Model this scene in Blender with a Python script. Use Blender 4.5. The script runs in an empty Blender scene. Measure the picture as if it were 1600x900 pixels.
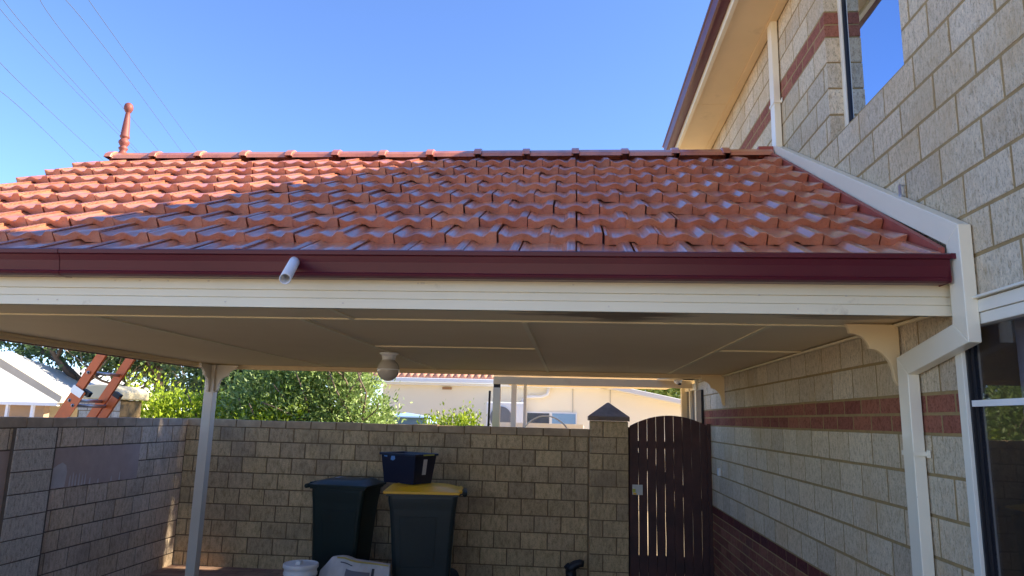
import bpy, math, random
import numpy as np
from mathutils import Matrix, Vector

# ------------------------------------------------------------ camera
# world: origin at the lens, X right along the carport front, Y into the yard, Z up; ground at GZ
scene = bpy.context.scene
COL = scene.collection
GZ = -1.76
yaw, pitch, roll = -0.0874787, 0.183819, 0.0263463
Fw = Vector((math.sin(yaw)*math.cos(pitch), math.cos(yaw)*math.cos(pitch), math.sin(pitch)))
rr = Vector((math.cos(yaw), -math.sin(yaw), 0)); uu = rr.cross(Fw)
R_ = rr*math.cos(roll)+uu*math.sin(roll); U_ = -rr*math.sin(roll)+uu*math.cos(roll)
cd = bpy.data.cameras.new("camera"); cam = bpy.data.objects.new("camera", cd); COL.objects.link(cam)
m = Matrix.Identity(4)
for i in range(3):
    m[i][0] = R_[i]; m[i][1] = U_[i]; m[i][2] = -Fw[i]
cam.matrix_world = m
cd.sensor_width = 36; cd.lens = 1098.65/1600*36; cd.clip_start = 0.05; cd.clip_end = 2000
scene.camera = cam

# ------------------------------------------------------------ world, sun, exposure
SUN = Vector((1.60, 0.012, 1.0)).normalized()
EL = math.asin(SUN.z); AZ = math.atan2(SUN.x, SUN.y)
w = bpy.data.worlds.new("World"); scene.world = w; w.use_nodes = True
nt = w.node_tree
bg = nt.nodes['Background']; sky = nt.nodes.new('ShaderNodeTexSky')
sky.sky_type = 'NISHITA'; sky.sun_disc = False; sky.sun_elevation = EL; sky.sun_rotation = AZ
sky.air_density = 0.8; sky.dust_density = 0.0; sky.ozone_density = 5.0; sky.altitude = 0
tint = nt.nodes.new('ShaderNodeMix'); tint.data_type = 'RGBA'; tint.blend_type = 'MULTIPLY'; tint.inputs[0].default_value = 1
nt.links.new(sky.outputs[0], tint.inputs[6]); tint.inputs[7].default_value = (0.86, 0.87, 1.0, 1)
nt.links.new(tint.outputs[2], bg.inputs[0]); bg.inputs[1].default_value = 0.118
sl = bpy.data.lights.new("sun", 'SUN'); sl.energy = 5.0; sl.angle = math.radians(0.55); sl.color = (1.0, 0.88, 0.69)
so = bpy.data.objects.new("sun", sl); COL.objects.link(so)
so.rotation_euler = SUN.to_track_quat('Z', 'Y').to_euler()
vs = scene.view_settings
vs.view_transform = 'Standard'; vs.look = 'None'; vs.gamma = 1; vs.use_curve_mapping = False; vs.exposure = 1.74
scene.render.engine = 'CYCLES'
scene.cycles.max_bounces = 8; scene.cycles.diffuse_bounces = 5

# ------------------------------------------------------------ helpers: nodes
def newmat(name):
    mt = bpy.data.materials.new(name); mt.use_nodes = True
    t = mt.node_tree; b = t.nodes['Principled BSDF']
    return mt, t, b
def N(t, kind, **kw):
    n = t.nodes.new(kind)
    for k, v in kw.items():
        if k in n.inputs.keys() if isinstance(k, str) else False: n.inputs[k].default_value = v
        else: setattr(n, k, v)
    return n
def ramp(t, src, stops):
    r = t.nodes.new('ShaderNodeValToRGB'); e = r.color_ramp.elements
    while len(e) < len(stops): e.new(0.5)
    for el, (p, c) in zip(e, stops):
        el.position = p; el.color = (*c, 1) if len(c) == 3 else c
    t.links.new(src, r.inputs[0]); return r.outputs[0]
def noise(t, scale, detail=4, stretch=None, rough=0.6):
    tc = t.nodes.new('ShaderNodeTexCoord'); mp = t.nodes.new('ShaderNodeMapping')
    if stretch: mp.inputs['Scale'].default_value = stretch
    t.links.new(tc.outputs['Object'], mp.inputs[0])
    n = t.nodes.new('ShaderNodeTexNoise'); n.inputs['Scale'].default_value = scale; n.inputs['Detail'].default_value = detail
    n.inputs['Roughness'].default_value = rough
    t.links.new(mp.outputs[0], n.inputs['Vector']); return n.outputs['Fac']
def mix(t, fac, a, b, mode='MIX'):
    n = t.nodes.new('ShaderNodeMix'); n.data_type = 'RGBA'; n.blend_type = mode
    for s, v in ((0, fac), (6, a), (7, b)):
        if isinstance(v, bpy.types.NodeSocket): t.links.new(v, n.inputs[s])
        elif s == 0: n.inputs[0].default_value = v
        else: n.inputs[s].default_value = (*v, 1)
    return n.outputs[2]
def math_(t, op, a, b=None, c=None):
    n = t.nodes.new('ShaderNodeMath'); n.operation = op
    for i, v in enumerate((a, b, c)):
        if v is None: continue
        if isinstance(v, bpy.types.NodeSocket): t.links.new(v, n.inputs[i])
        else: n.inputs[i].default_value = v
    return n.outputs[0]
def bump(t, b, h, strength, dist=0.01, prev=None):
    n = t.nodes.new('ShaderNodeBump'); n.inputs['Strength'].default_value = strength; n.inputs['Distance'].default_value = dist
    t.links.new(h, n.inputs['Height'])
    if prev: t.links.new(prev, n.inputs['Normal'])
    t.links.new(n.outputs[0], b.inputs['Normal']); return n.outputs[0]
def simple(name, col, rough=0.6, var=0.08, scale=6, metallic=0, bmp=0.0, bscale=60, dirt=None, coat=0, spec=0.5):
    mt, t, b = newmat(name)
    f = noise(t, scale, 5)
    lo = tuple(c*(1-var) for c in col); hi = tuple(min(1, c*(1+var)) for c in col)
    c = ramp(t, f, [(0.3, lo), (0.7, hi)])
    if dirt:
        f2 = noise(t, dirt[0], 6, dirt[3] if len(dirt) > 3 else None)
        fm = ramp(t, f2, [(dirt[2], (0, 0, 0)), (dirt[2]+0.15, (1, 1, 1))])
        c = mix(t, math_(t, 'MULTIPLY', fm, 0.8), c, dirt[1])
    t.links.new(c, b.inputs['Base Color'])
    b.inputs['Roughness'].default_value = rough; b.inputs['Metallic'].default_value = metallic
    b.inputs['Coat Weight'].default_value = coat; b.inputs['Specular IOR Level'].default_value = spec
    if bmp: bump(t, b, noise(t, bscale, 4), bmp, 0.004)
    return mt
def blockmat(name, cols, streak=True, bs=0.55, stain=None, scale=38):
    """rough split face masonry: one tone per block (mesh island) plus speckle"""
    mt, t, b = newmat(name)
    g = t.nodes.new('ShaderNodeNewGeometry')
    c = ramp(t, g.outputs['Random Per Island'], [(i/(len(cols)-1), k) for i, k in enumerate(cols)])
    n1 = noise(t, scale, 6, (1, 1, 0.42) if streak else None, 0.7)
    sp = ramp(t, n1, [(0.32, (0.68, 0.63, 0.55)), (0.5, (1, 1, 1)), (0.72, (1.22, 1.2, 1.17))])
    c = mix(t, 1.0, c, sp, 'MULTIPLY')
    n3 = noise(t, 150, 3, (1, 1, 0.6))
    c = mix(t, 1.0, c, ramp(t, n3, [(0.34, (0.62, 0.6, 0.58)), (0.46, (1, 1, 1))]), 'MULTIPLY')
    if stain:
        n2 = noise(t, 2.1, 5); c = mix(t, math_(t, 'MULTIPLY', ramp(t, n2, [(0.5, (0, 0, 0)), (0.7, (1, 1, 1))]), 0.55), c, stain)
    t.links.new(c, b.inputs['Base Color']); b.inputs['Roughness'].default_value = 0.95
    b.inputs['Specular IOR Level'].default_value = 0.2
    h = math_(t, 'ADD', n1, math_(t, 'MULTIPLY', n3, 0.5))
    bump(t, b, h, min(1.0, bs*1.4), 0.018)
    return mt

M = {}
M['block_house'] = blockmat('pale_rustic_block', [(0.66,0.55,0.37),(0.73,0.62,0.43),(0.59,0.49,0.34),(0.77,0.66,0.47),(0.70,0.56,0.36)], bs=0.55, stain=(0.58,0.42,0.22), scale=62)
M['block_yard'] = blockmat('tan_block', [(0.66,0.49,0.26),(0.58,0.43,0.24),(0.72,0.54,0.29),(0.63,0.47,0.27),(0.52,0.39,0.23)], bs=0.9, stain=(0.28,0.21,0.14), scale=30)
M['block_side'] = blockmat('brown_block', [(0.66,0.52,0.37),(0.72,0.58,0.43),(0.58,0.46,0.34),(0.68,0.52,0.35),(0.52,0.42,0.32)], bs=0.3, stain=(0.22,0.17,0.13))
M['block_pier'] = blockmat('grey_block', [(0.62,0.55,0.44),(0.68,0.60,0.49),(0.58,0.52,0.43)], bs=0.7)
M['brick_red'] = blockmat('red_brick', [(0.29,0.105,0.07),(0.36,0.14,0.085),(0.25,0.085,0.06),(0.33,0.125,0.08)], streak=False, bs=0.3)
M['brick_brown'] = blockmat('brown_brick', [(0.26,0.10,0.065),(0.20,0.075,0.05),(0.30,0.13,0.08),(0.17,0.07,0.05)], streak=False, bs=0.3)
M['brick_dark'] = blockmat('dark_brick', [(0.13,0.035,0.03),(0.10,0.03,0.028),(0.15,0.045,0.035)], streak=False, bs=0.2)
M['mortar_house'] = simple('ochre_mortar', (0.33,0.225,0.09), 0.95, 0.15, 20, bmp=0.6)
M['mortar_pale'] = simple('pale_mortar', (0.36,0.28,0.21), 0.95, 0.12, 20, bmp=0.5)
M['mortar_yard'] = simple('brown_mortar', (0.22,0.15,0.075), 0.95, 0.2, 14, bmp=0.6)
M['mortar_side'] = simple('dark_mortar', (0.14,0.105,0.075), 0.95, 0.2, 14, bmp=0.5)
M['render_patch'] = simple('cement_render', (0.46,0.35,0.29), 0.9, 0.08, 7, bmp=0.3)
M['render_drip'] = simple('pale_cement', (0.56,0.51,0.47), 0.9, 0.1, 9)
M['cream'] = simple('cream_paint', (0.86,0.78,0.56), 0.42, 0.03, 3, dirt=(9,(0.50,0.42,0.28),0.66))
M['cream_soffit'] = simple('cream_soffit_tile_glow', (0.82,0.63,0.35), 0.6, 0.04, 2, dirt=(3,(0.62,0.47,0.26),0.62))  # cream paint, tinted golden to stand in for light off the tiles
M['white_pipe'] = simple('pale_painted_metal', (0.86,0.79,0.60), 0.3, 0.03, 3, coat=0.2)
M['white'] = simple('white_paint', (0.8,0.8,0.76), 0.35, 0.03, 3)
M['pvc'] = simple('grey_white_pvc', (0.74,0.75,0.76), 0.3, 0.03, 3)
M['post'] = simple('beige_post_paint', (0.72,0.64,0.50), 0.45, 0.05, 3)
M['maroon'] = simple('maroon_gutter', (0.10,0.012,0.020), 0.3, 0.08, 3, spec=0.28)
M['flash'] = simple('red_flashing', (0.33,0.07,0.045), 0.5, 0.1, 8)
M['finial'] = simple('dusty_red_finial', (0.19,0.055,0.042), 0.6, 0.1, 9)
M['wood_dark'] = simple('dark_stained_timber', (0.065,0.023,0.017), 0.6, 0.35, 4, bmp=0.4, bscale=40)
M['bin_green'] = simple('dark_green_bin_plastic', (0.014,0.026,0.022), 0.42, 0.1, 4, spec=0.3)
M['bin_grey'] = simple('charcoal_bin_plastic', (0.022,0.032,0.030), 0.38, 0.1, 4, spec=0.35)
M['lid_yellow'] = simple('yellow_lid_plastic', (0.95,0.50,0.015), 0.4, 0.05, 5)
M['tub_blue'] = simple('navy_tub_plastic', (0.006,0.009,0.028), 0.35, 0.1, 5)
M['black'] = simple('black_rubber', (0.012,0.012,0.013), 0.5, 0.1, 5)
M['orange'] = simple('orange_fibreglass', (0.78,0.17,0.035), 0.45, 0.1, 8)
M['alu'] = simple('brushed_aluminium', (0.55,0.56,0.58), 0.35, 0.06, 8, metallic=0.8)
M['paper'] = simple('white_sack_paper', (0.6,0.58,0.55), 0.75, 0.08, 12, bmp=0.5, bscale=18)
M['ink'] = simple('dark_print', (0.06,0.06,0.07), 0.7)
M['ochre_print'] = simple('ochre_card_edge', (0.5,0.38,0.10), 0.7)
M['frame'] = simple('cream_window_frame', (0.80,0.76,0.62), 0.35, 0.03, 3)
M['seal'] = simple('black_seal', (0.012,0.012,0.014), 0.5)
M['neigh'] = simple('cream_rendered_wall', (0.86,0.79,0.63), 0.8, 0.03, 0.7, dirt=(1.3,(0.74,0.66,0.5),0.64))
M['trim_white'] = simple('white_trim', (0.82,0.82,0.82), 0.5, 0.03, 2)
M['metal_roof'] = simple('pale_metal_roofing', (0.66,0.65,0.62), 0.4, 0.05, 1.5)
M['bark'] = simple('grey_brown_bark', (0.17,0.125,0.09), 0.95, 0.3, 8, bmp=0.8, bscale=30)
M['curtain'] = simple('grey_blue_curtain', (0.7,0.72,0.88), 0.9, 0.1, 4)
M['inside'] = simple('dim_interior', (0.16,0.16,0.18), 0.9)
M['cap_dark'] = simple('weathered_concrete_cap', (0.20,0.15,0.11), 0.9, 0.25, 8, bmp=0.7, bscale=50)
M['sticker_y'] = simple('yellow_green_sticker', (0.55,0.55,0.08), 0.5)
M['sticker_b'] = simple('pale_blue_scuff', (0.10,0.26,0.55), 0.5)
M['wire'] = simple('weathered_cable', (0.07,0.10,0.12), 0.7)
M['board'] = simple('dim_roof_timber', (0.3,0.24,0.17), 0.8)
M['green_tarp'] = simple('blue_tarp', (0.25,0.38,0.6), 0.6)

# ceiling: matt cream sheets with two water stains
def ceilmat():
    mt, t, b = newmat('fibre_cement_ceiling')
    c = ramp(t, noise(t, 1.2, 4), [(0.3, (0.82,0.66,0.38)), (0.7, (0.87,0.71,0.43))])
    tc = t.nodes.new('ShaderNodeTexCoord')
    for cx, cy, rx, ry in ((0.16, 3.36, 0.44, 0.13), (0.26, 3.47, 0.20, 0.19), (1.25, 3.33, 0.36, 0.10)):
        mp = t.nodes.new('ShaderNodeMapping'); mp.inputs['Location'].default_value = (-cx/rx, -cy/ry, 0); mp.inputs['Scale'].default_value = (1/rx, 1/ry, 0)
        t.links.new(tc.outputs['Object'], mp.inputs[0])
        ln = t.nodes.new('ShaderNodeVectorMath'); ln.operation = 'LENGTH'; t.links.new(mp.outputs[0], ln.inputs[0])
        d = math_(t, 'ADD', ln.outputs['Value'], math_(t, 'MULTIPLY', math_(t, 'SUBTRACT', noise(t, 7, 5, (0.5, 2, 1)), 0.5), 1.8))
        f = ramp(t, d, [(0.6, (1,1,1)), (1.0, (0,0,0))])
        c = mix(t, math_(t, 'MULTIPLY', f, 0.92 if cx < 1 else 0.7), c, (0.27,0.19,0.11))
    t.links.new(c, b.inputs['Base Color']); b.inputs['Roughness'].default_value = 0.7
    return mt
M['ceiling'] = ceilmat()

def tilemat():
    mt, t, b = newmat('glazed_terracotta_tile')
    g = t.nodes.new('ShaderNodeNewGeometry')
    c = ramp(t, g.outputs['Random Per Island'], [(0,(0.42,0.13,0.065)),(0.35,(0.51,0.17,0.085)),(0.7,(0.47,0.15,0.075)),(1,(0.56,0.21,0.105))])
    n1 = noise(t, 9, 6); c = mix(t, math_(t, 'MULTIPLY', ramp(t, n1, [(0.48,(0,0,0)),(0.66,(1,1,1))]), 0.6), c, (0.25,0.085,0.06))
    n4 = noise(t, 2.3, 6); c = mix(t, math_(t, 'MULTIPLY', ramp(t, n4, [(0.5,(0,0,0)),(0.62,(1,1,1))]), 0.45), c, (0.50,0.21,0.12))
    n2 = noise(t, 90, 3)
    c = mix(t, 1.0, c, ramp(t, n2, [(0.3,(0.75,0.72,0.7)),(0.45,(1,1,1))]), 'MULTIPLY')
    uv = t.nodes.new('ShaderNodeUVMap'); sp = t.nodes.new('ShaderNodeSeparateXYZ'); t.links.new(uv.outputs[0], sp.inputs[0])
    U, V = sp.outputs[0], sp.outputs[1]
    # two rows of drain dimples pressed in the side roll
    fu = math_(t, 'SUBTRACT', math_(t, 'FRACT', math_(t, 'MULTIPLY', math_(t, 'SUBTRACT', U, 0.86), 1/0.07)), 0.5)
    fv = math_(t, 'SUBTRACT', math_(t, 'FRACT', math_(t, 'MULTIPLY', V, 10)), 0.5)
    d = math_(t, 'SQRT', math_(t, 'ADD', math_(t, 'POWER', fu, 2), math_(t, 'POWER', math_(t, 'MULTIPLY', fv, 1.6), 2)))
    dot = math_(t, 'LESS_THAN', d, 0.40)
    reg = math_(t, 'MULTIPLY', math_(t, 'GREATER_THAN', U, 0.86), math_(t, 'MULTIPLY', math_(t, 'LESS_THAN', U, 1.0), math_(t, 'MULTIPLY', math_(t, 'LESS_THAN', V, 0.75), math_(t, 'GREATER_THAN', V, 0.05))))
    dot = math_(t, 'MULTIPLY', dot, reg)
    c = mix(t, math_(t, 'MULTIPLY', dot, 0.85), c, (0.07,0.02,0.015))
    t.links.new(c, b.inputs['Base Color'])
    t.links.new(math_(t, 'SUBTRACT', 1.0, dot), b.inputs['Coat Weight'])
    b.inputs['Roughness'].default_value = 0.42
    b.inputs['Coat Roughness'].default_value = 0.2; b.inputs['Coat IOR'].default_value = 1.75
    p = bump(t, b, n2, 0.12, 0.004)
    bump(t, b, math_(t, 'SUBTRACT', 1.0, dot), 0.6, 0.004, p)
    return mt
M['tile'] = tilemat()

def glassmat(name, tint, transp, rough=0.01):
    mt, t, b = newmat(name)
    b.inputs['Base Color'].default_value = (*tint, 1); b.inputs['Roughness'].default_value = rough
    b.inputs['Specular IOR Level'].default_value = 1.0; b.inputs['IOR'].default_value = 1.7
    n = noise(t, 2.0, 2); bump(t, b, n, 0.015, 0.02)
    if transp:
        tr = t.nodes.new('ShaderNodeBsdfTransparent'); ms = t.nodes.new('ShaderNodeMixShader'); ms.inputs[0].default_value = 1-transp
        t.links.new(tr.outputs[0], ms.inputs[1]); t.links.new(b.outputs[0], ms.inputs[2])
        t.links.new(ms.outputs[0], t.nodes['Material Output'].inputs[0])
    return mt
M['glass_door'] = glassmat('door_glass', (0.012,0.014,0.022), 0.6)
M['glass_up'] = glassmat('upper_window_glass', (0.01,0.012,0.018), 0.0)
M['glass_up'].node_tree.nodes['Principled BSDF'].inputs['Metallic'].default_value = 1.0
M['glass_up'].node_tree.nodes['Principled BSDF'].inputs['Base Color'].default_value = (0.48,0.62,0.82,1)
M['glass_far'] = glassmat('neighbour_glass', (0.03,0.05,0.09), 0.0, 0.1)
M['opal'] = simple('opal_glass', (0.58,0.52,0.42), 0.15, 0.02, 2, coat=0.5)

def leafmat(name, c1, c2, c3):
    mt, t, b = newmat(name)
    g = t.nodes.new('ShaderNodeNewGeometry')
    c = ramp(t, g.outputs['Random Per Island'], [(0, c1), (0.5, c2), (1, c3)])
    t.links.new(c, b.inputs['Base Color']); b.inputs['Roughness'].default_value = 0.45
    tr = t.nodes.new('ShaderNodeBsdfTranslucent'); t.links.new(c, tr.inputs[0])
    ms = t.nodes.new('ShaderNodeMixShader'); ms.inputs[0].default_value = 0.38
    t.links.new(b.outputs[0], ms.inputs[1]); t.links.new(tr.outputs[0], ms.inputs[2])
    t.links.new(ms.outputs[0], t.nodes['Material Output'].inputs[0]); return mt
M['leaf_lime'] = leafmat('lime_leaf', (0.22,0.33,0.015), (0.36,0.48,0.03), (0.52,0.62,0.06))
M['leaf_mid'] = leafmat('olive_green_leaf', (0.14,0.22,0.05), (0.24,0.35,0.09), (0.40,0.50,0.18))
M['leaf_dark'] = leafmat('dark_green_leaf', (0.04,0.08,0.03), (0.09,0.15,0.05), (0.18,0.26,0.09))

def groundmat():
    mt, t, b = newmat('dark_red_paving')
    br = t.nodes.new('ShaderNodeTexBrick'); tc = t.nodes.new('ShaderNodeTexCoord'); t.links.new(tc.outputs['Object'], br.inputs[0])
    br.inputs['Scale'].default_value = 1; br.inputs['Brick Width'].default_value = 0.23; br.inputs['Row Height'].default_value = 0.115; br.inputs['Mortar Size'].default_value = 0.004
    br.inputs['Color1'].default_value = (0.44,0.27,0.17,1); br.inputs['Color2'].default_value = (0.30,0.17,0.12,1); br.inputs['Mortar'].default_value = (0.14,0.10,0.07,1)
    c = mix(t, 1.0, br.outputs[0], ramp(t, noise(t, 3, 6), [(0.3,(0.6,0.6,0.6)),(0.7,(1.1,1.1,1.1))]), 'MULTIPLY')
    t.links.new(c, b.inputs['Base Color']); b.inputs['Roughness'].default_value = 0.85
    bump(t, b, br.outputs[1], -0.4, 0.004); return mt
M['paving'] = groundmat()
M['earth'] = simple('sandy_ground', (0.55,0.43,0.27), 0.95, 0.25, 0.8, bmp=0.4, bscale=12)

# ------------------------------------------------------------ helpers: meshes
class MB:
    def __init__(s): s.v = []; s.f = []; s.mi = []; s.uv = None; s.sm = []
    def add(s, vs_, fs, mi=0, smooth=False):
        o = len(s.v); s.v += [tuple(p) for p in vs_]
        for f in fs: s.f.append(tuple(i+o for i in f)); s.mi.append(mi); s.sm.append(smooth)
    def box(s, x0, x1, y0, y1, z0, z1, mi=0):
        s.add([(x,y,z) for z in (z0,z1) for y in (y0,y1) for x in (x0,x1)],
              [(0,2,3,1),(4,5,7,6),(0,1,5,4),(1,3,7,5),(3,2,6,7),(2,0,4,6)], mi)
    def hexa(s, P, mi=0):   # bottom 4 ccw then top 4
        s.add(P, [(3,2,1,0),(4,5,6,7),(0,1,5,4),(1,2,6,5),(2,3,7,6),(3,0,4,7)], mi)
    def prism(s, poly, axis, a, b, mi=0):
        """poly: 2D points, extruded along axis ('x': (y,z), 'y': (x,z), 'z': (x,y))"""
        def mk(p, t):
            return (t,p[0],p[1]) if axis=='x' else (p[0],t,p[1]) if axis=='y' else (p[0],p[1],t)
        n = len(poly)
        s.add([mk(p,a) for p in poly]+[mk(p,b) for p in poly],
              [tuple(range(n))[::-1], tuple(range(n,2*n))]+[(i,(i+1)%n,n+(i+1)%n,n+i) for i in range(n)], mi)
    def tube(s, pts, r, n=10, mi=0, caps=True, r2=None):
        pts = [Vector(p) for p in pts]; L = len(pts); rings = []
        for i, p in enumerate(pts):
            d = (pts[min(i+1,L-1)]-pts[max(i-1,0)]).normalized()
            a = d.cross(Vector((0,0,1)));
            if a.length < 1e-3: a = d.cross(Vector((0,1,0)))
            a.normalize(); b = d.cross(a)
            rad = r if r2 is None else r+(r2-r)*i/(L-1)
            rings.append([p+(a*math.cos(2*math.pi*k/n)+b*math.sin(2*math.pi*k/n))*rad for k in range(n)])
        fs = [(i*n+k,i*n+(k+1)%n,(i+1)*n+(k+1)%n,(i+1)*n+k) for i in range(L-1) for k in range(n)]
        if caps: fs += [tuple(range(n))[::-1], tuple(range((L-1)*n,L*n))]
        s.add([q for g in rings for q in g], fs, mi, True)
    def lathe(s, prof, cx, cy, n=24, mi=0, cz=0):
        vs_ = [(cx+r*math.cos(2*math.pi*k/n), cy+r*math.sin(2*math.pi*k/n), cz+z) for r, z in prof for k in range(n)]
        L = len(prof)
        fs = [(i*n+k,i*n+(k+1)%n,(i+1)*n+(k+1)%n,(i+1)*n+k) for i in range(L-1) for k in range(n)]
        fs += [tuple(range(n))[::-1], tuple(range((L-1)*n,L*n))]
        s.add(vs_, fs, mi, True)
    def sweep_yz(s, path, width, x0, x1, mi=0):
        """rectangular duct along a path in the YZ plane, mitred corners"""
        P = [Vector((0,a,b)) for a, b in path]; L = len(P); Lf = []; Rt = []
        for i in range(L):
            d0 = (P[i]-P[i-1]).normalized() if i else (P[1]-P[0]).normalized()
            d1 = (P[i+1]-P[i]).normalized() if i < L-1 else d0
            n0 = Vector((0,-d0.z,d0.y)); n1 = Vector((0,-d1.z,d1.y)); mm = (n0+n1).normalized(); k = width/2/max(0.3, mm.dot(n0))
            Lf.append(P[i]+mm*k); Rt.append(P[i]-mm*k)
        for i in range(L-1):
            q = [Lf[i],Rt[i],Rt[i+1],Lf[i+1]]
            g = 0.0006*(i+1)   # tiny step at each joint of the duct
            s.hexa([(x0-g,p.y,p.z) for p in q]+[(x1,p.y,p.z) for p in q], mi)
    def build(s, name, mats, parent=None, bevel=0, uv=None, flat=False):
        me = bpy.data.meshes.new(name); me.from_pydata(s.v, [], s.f)
        if not isinstance(mats, (list,tuple)): mats = [mats]
        for q in mats: me.materials.append(q)
        me.polygons.foreach_set('material_index', s.mi)
        me.polygons.foreach_set('use_smooth', [bool(a) and not flat for a in s.sm])
        if uv is not None:
            l = me.uv_layers.new(name='UVMap'); vi = np.empty(len(me.loops), dtype=np.int32); me.loops.foreach_get('vertex_index', vi)
            l.data.foreach_set('uv', np.asarray(uv, dtype=np.float32)[vi].ravel())
        me.update(); me.validate()
        import bmesh
        if not uv is None or len(s.f) < 60000:
            bm = bmesh.new(); bm.from_mesh(me)
            if uv is None and s_norm(len(s.f)): bmesh.ops.recalc_face_normals(bm, faces=bm.faces)
            bm.to_mesh(me); bm.free()
        o = bpy.data.objects.new(name, me); COL.objects.link(o)
        if parent is not None:
            o.parent = parent
            piv = WORLD.get(parent.name, Vector((0,0,0)))
            o.location = -piv
        if any(s.sm) and not flat:
            pass
        if bevel:
            md = o.modifiers.new('bevel','BEVEL'); md.width = bevel; md.segments = 2; md.limit_method = 'ANGLE'
        return o
def s_norm(n): return n < 40000
WORLD = {}
def thing(name, loc, label, cat, group=None, kind=None):
    o = bpy.data.objects.new(name, None); COL.objects.link(o); o.location = loc; o.empty_display_size = 0.2
    WORLD[o.name] = Vector(loc)
    tag(o, label, cat, group, kind); return o
def tag(o, label=None, cat=None, group=None, kind=None):
    if label: o['label'] = label
    if cat: o['category'] = cat
    if group: o['group'] = group
    if kind: o['kind'] = kind
    return o
def sub(mb, name, mats, parentobj, **kw):
    """sub-part: child of a part; the part's mesh is in world coordinates shifted by its own parent"""
    o = mb.build(name, mats, None, **kw); o.parent = parentobj; return o

def blocks(mb, org, ud, nd, u0, u1, z0, z1, L, H, phase=0.0, openings=(), joint=0.011, relief=0.008, ch=0.004, seed=1, mi=0, jit=0.0012, alt=True, bond=None):
    """individual chamfered masonry units on a plane. org: point, ud: direction of u, nd: outward normal"""
    rnd = random.Random(seed); org = Vector(org); ud = Vector(ud); nd = Vector(nd); Z = Vector((0,0,1))
    rows = int(math.ceil((z1-z0)/H-1e-3))
    for r in range(rows):
        a0 = z0+r*H+joint/2; a1 = min(z0+(r+1)*H, z1)-joint/2
        if a1-a0 < 0.02: continue
        off = phase+(L/2 if (alt and r % 2) else 0)
        cuts = [(o[0],o[1]) for o in openings if a0 < o[3]-0.03 and a1 > o[2]+0.03]
        segs = [(u0,u1)]
        for c0, c1 in cuts:
            ns = []
            for s0, s1 in segs:
                if c1 <= s0 or c0 >= s1: ns.append((s0,s1)); continue
                if c0 > s0: ns.append((s0,c0))
                if c1 < s1: ns.append((c1,s1))
            segs = ns
        for s0, s1 in segs:
            k = math.floor((s0-off)/L)
            while off+k*L < s1:
                b0 = max(off+k*L+joint/2, s0); b1 = min(off+(k+1)*L-joint/2, s1); k += 1
                if b1-b0 < 0.025: continue
                j = lambda q=jit: rnd.uniform(-q,q)
                pr = relief+rnd.uniform(-1,1)*min(0.0015,relief*0.35)
                o_ = [(b0,a0),(b1,a0),(b1,a1),(b0,a1)]
                cs = [(1,1),(-1,1),(-1,-1),(1,-1)]
                back = [org+ud*(p[0]+j())+Z*(p[1]+j())-nd*0.004 for p in o_]
                fr0 = [org+ud*(p[0]+j())+Z*(p[1]+j())+nd*(pr-ch*0.8) for p in o_]
                fr = [org+ud*(p[0]+c[0]*ch+j())+Z*(p[1]+c[1]*ch+j())+nd*(pr+j(min(0.001,relief*0.2))) for p, c in zip(o_,cs)]
                V = back+fr0+fr
                F = [(8,9,10,11)]
                for i in range(4):
                    n = (i+1)%4; F += [(i,n,4+n,4+i),(4+i,4+n,8+n,8+i)]
                if ud.cross(Z).dot(nd) < 0: F = [f[::-1] for f in F]
                mb.add(V, F, mi)

# foliage: thousands of little folded leaves in the crown's volume
def foliage(name, blobs, n, size, mat, parent, seed=0, up=0.3, aspect=0.45, clumps=60, spread=0.28):
    rg = np.random.default_rng(seed)
    bl = np.array(blobs, float); vol = bl[:,3]*bl[:,4]*bl[:,5]; idx = rg.choice(len(bl), clumps, p=vol/vol.sum())
    d = rg.normal(size=(clumps,3)); d /= np.linalg.norm(d,axis=1)[:,None]
    rad = rg.uniform(0.25,1.0,clumps)**0.5
    cc = bl[idx,:3]+d*rad[:,None]*bl[idx,3:6]
    ci = rg.integers(0,clumps,n); sp = spread*rg.uniform(0.5,1.3,clumps)[ci]
    P = cc[ci]+rg.normal(size=(n,3))*sp[:,None]*0.5
    out = (P-bl[idx[ci],:3])/bl[idx[ci],3:6]; out /= (np.linalg.norm(out,axis=1)[:,None]+1e-6)
    ax = rg.normal(size=(n,3))+out*0.9+np.array([0,0,up]); ax /= np.linalg.norm(ax,axis=1)[:,None]
    t = rg.normal(size=(n,3)); sd = np.cross(ax,t); sd /= np.linalg.norm(sd,axis=1)[:,None]
    nn = np.cross(ax,sd); s = size*rg.uniform(0.6,1.35,n)[:,None]
    v = np.stack([P, P+ax*s*0.5+sd*s*aspect*0.5+nn*s*0.08, P+ax*s, P+ax*s*0.5-sd*s*aspect*0.5+nn*s*0.08],1).reshape(-1,3)
    me = bpy.data.meshes.new(name); base = np.arange(n)[:,None]*4
    me.vertices.add(4*n); me.vertices.foreach_set('co', v.ravel())
    f = (base+np.array([0,1,2,3])).ravel()
    me.loops.add(4*n); me.loops.foreach_set('vertex_index', f.astype(np.int32))
    me.polygons.add(n); me.polygons.foreach_set('loop_start', (np.arange(n)*4).astype(np.int32))
    me.update(calc_edges=True); me.materials.append(mat)
    o = bpy.data.objects.new(name, me); COL.objects.link(o)
    if parent is not None: o.parent = parent; o.location = -WORLD.get(parent.name, Vector((0,0,0)))
    return o
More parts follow.
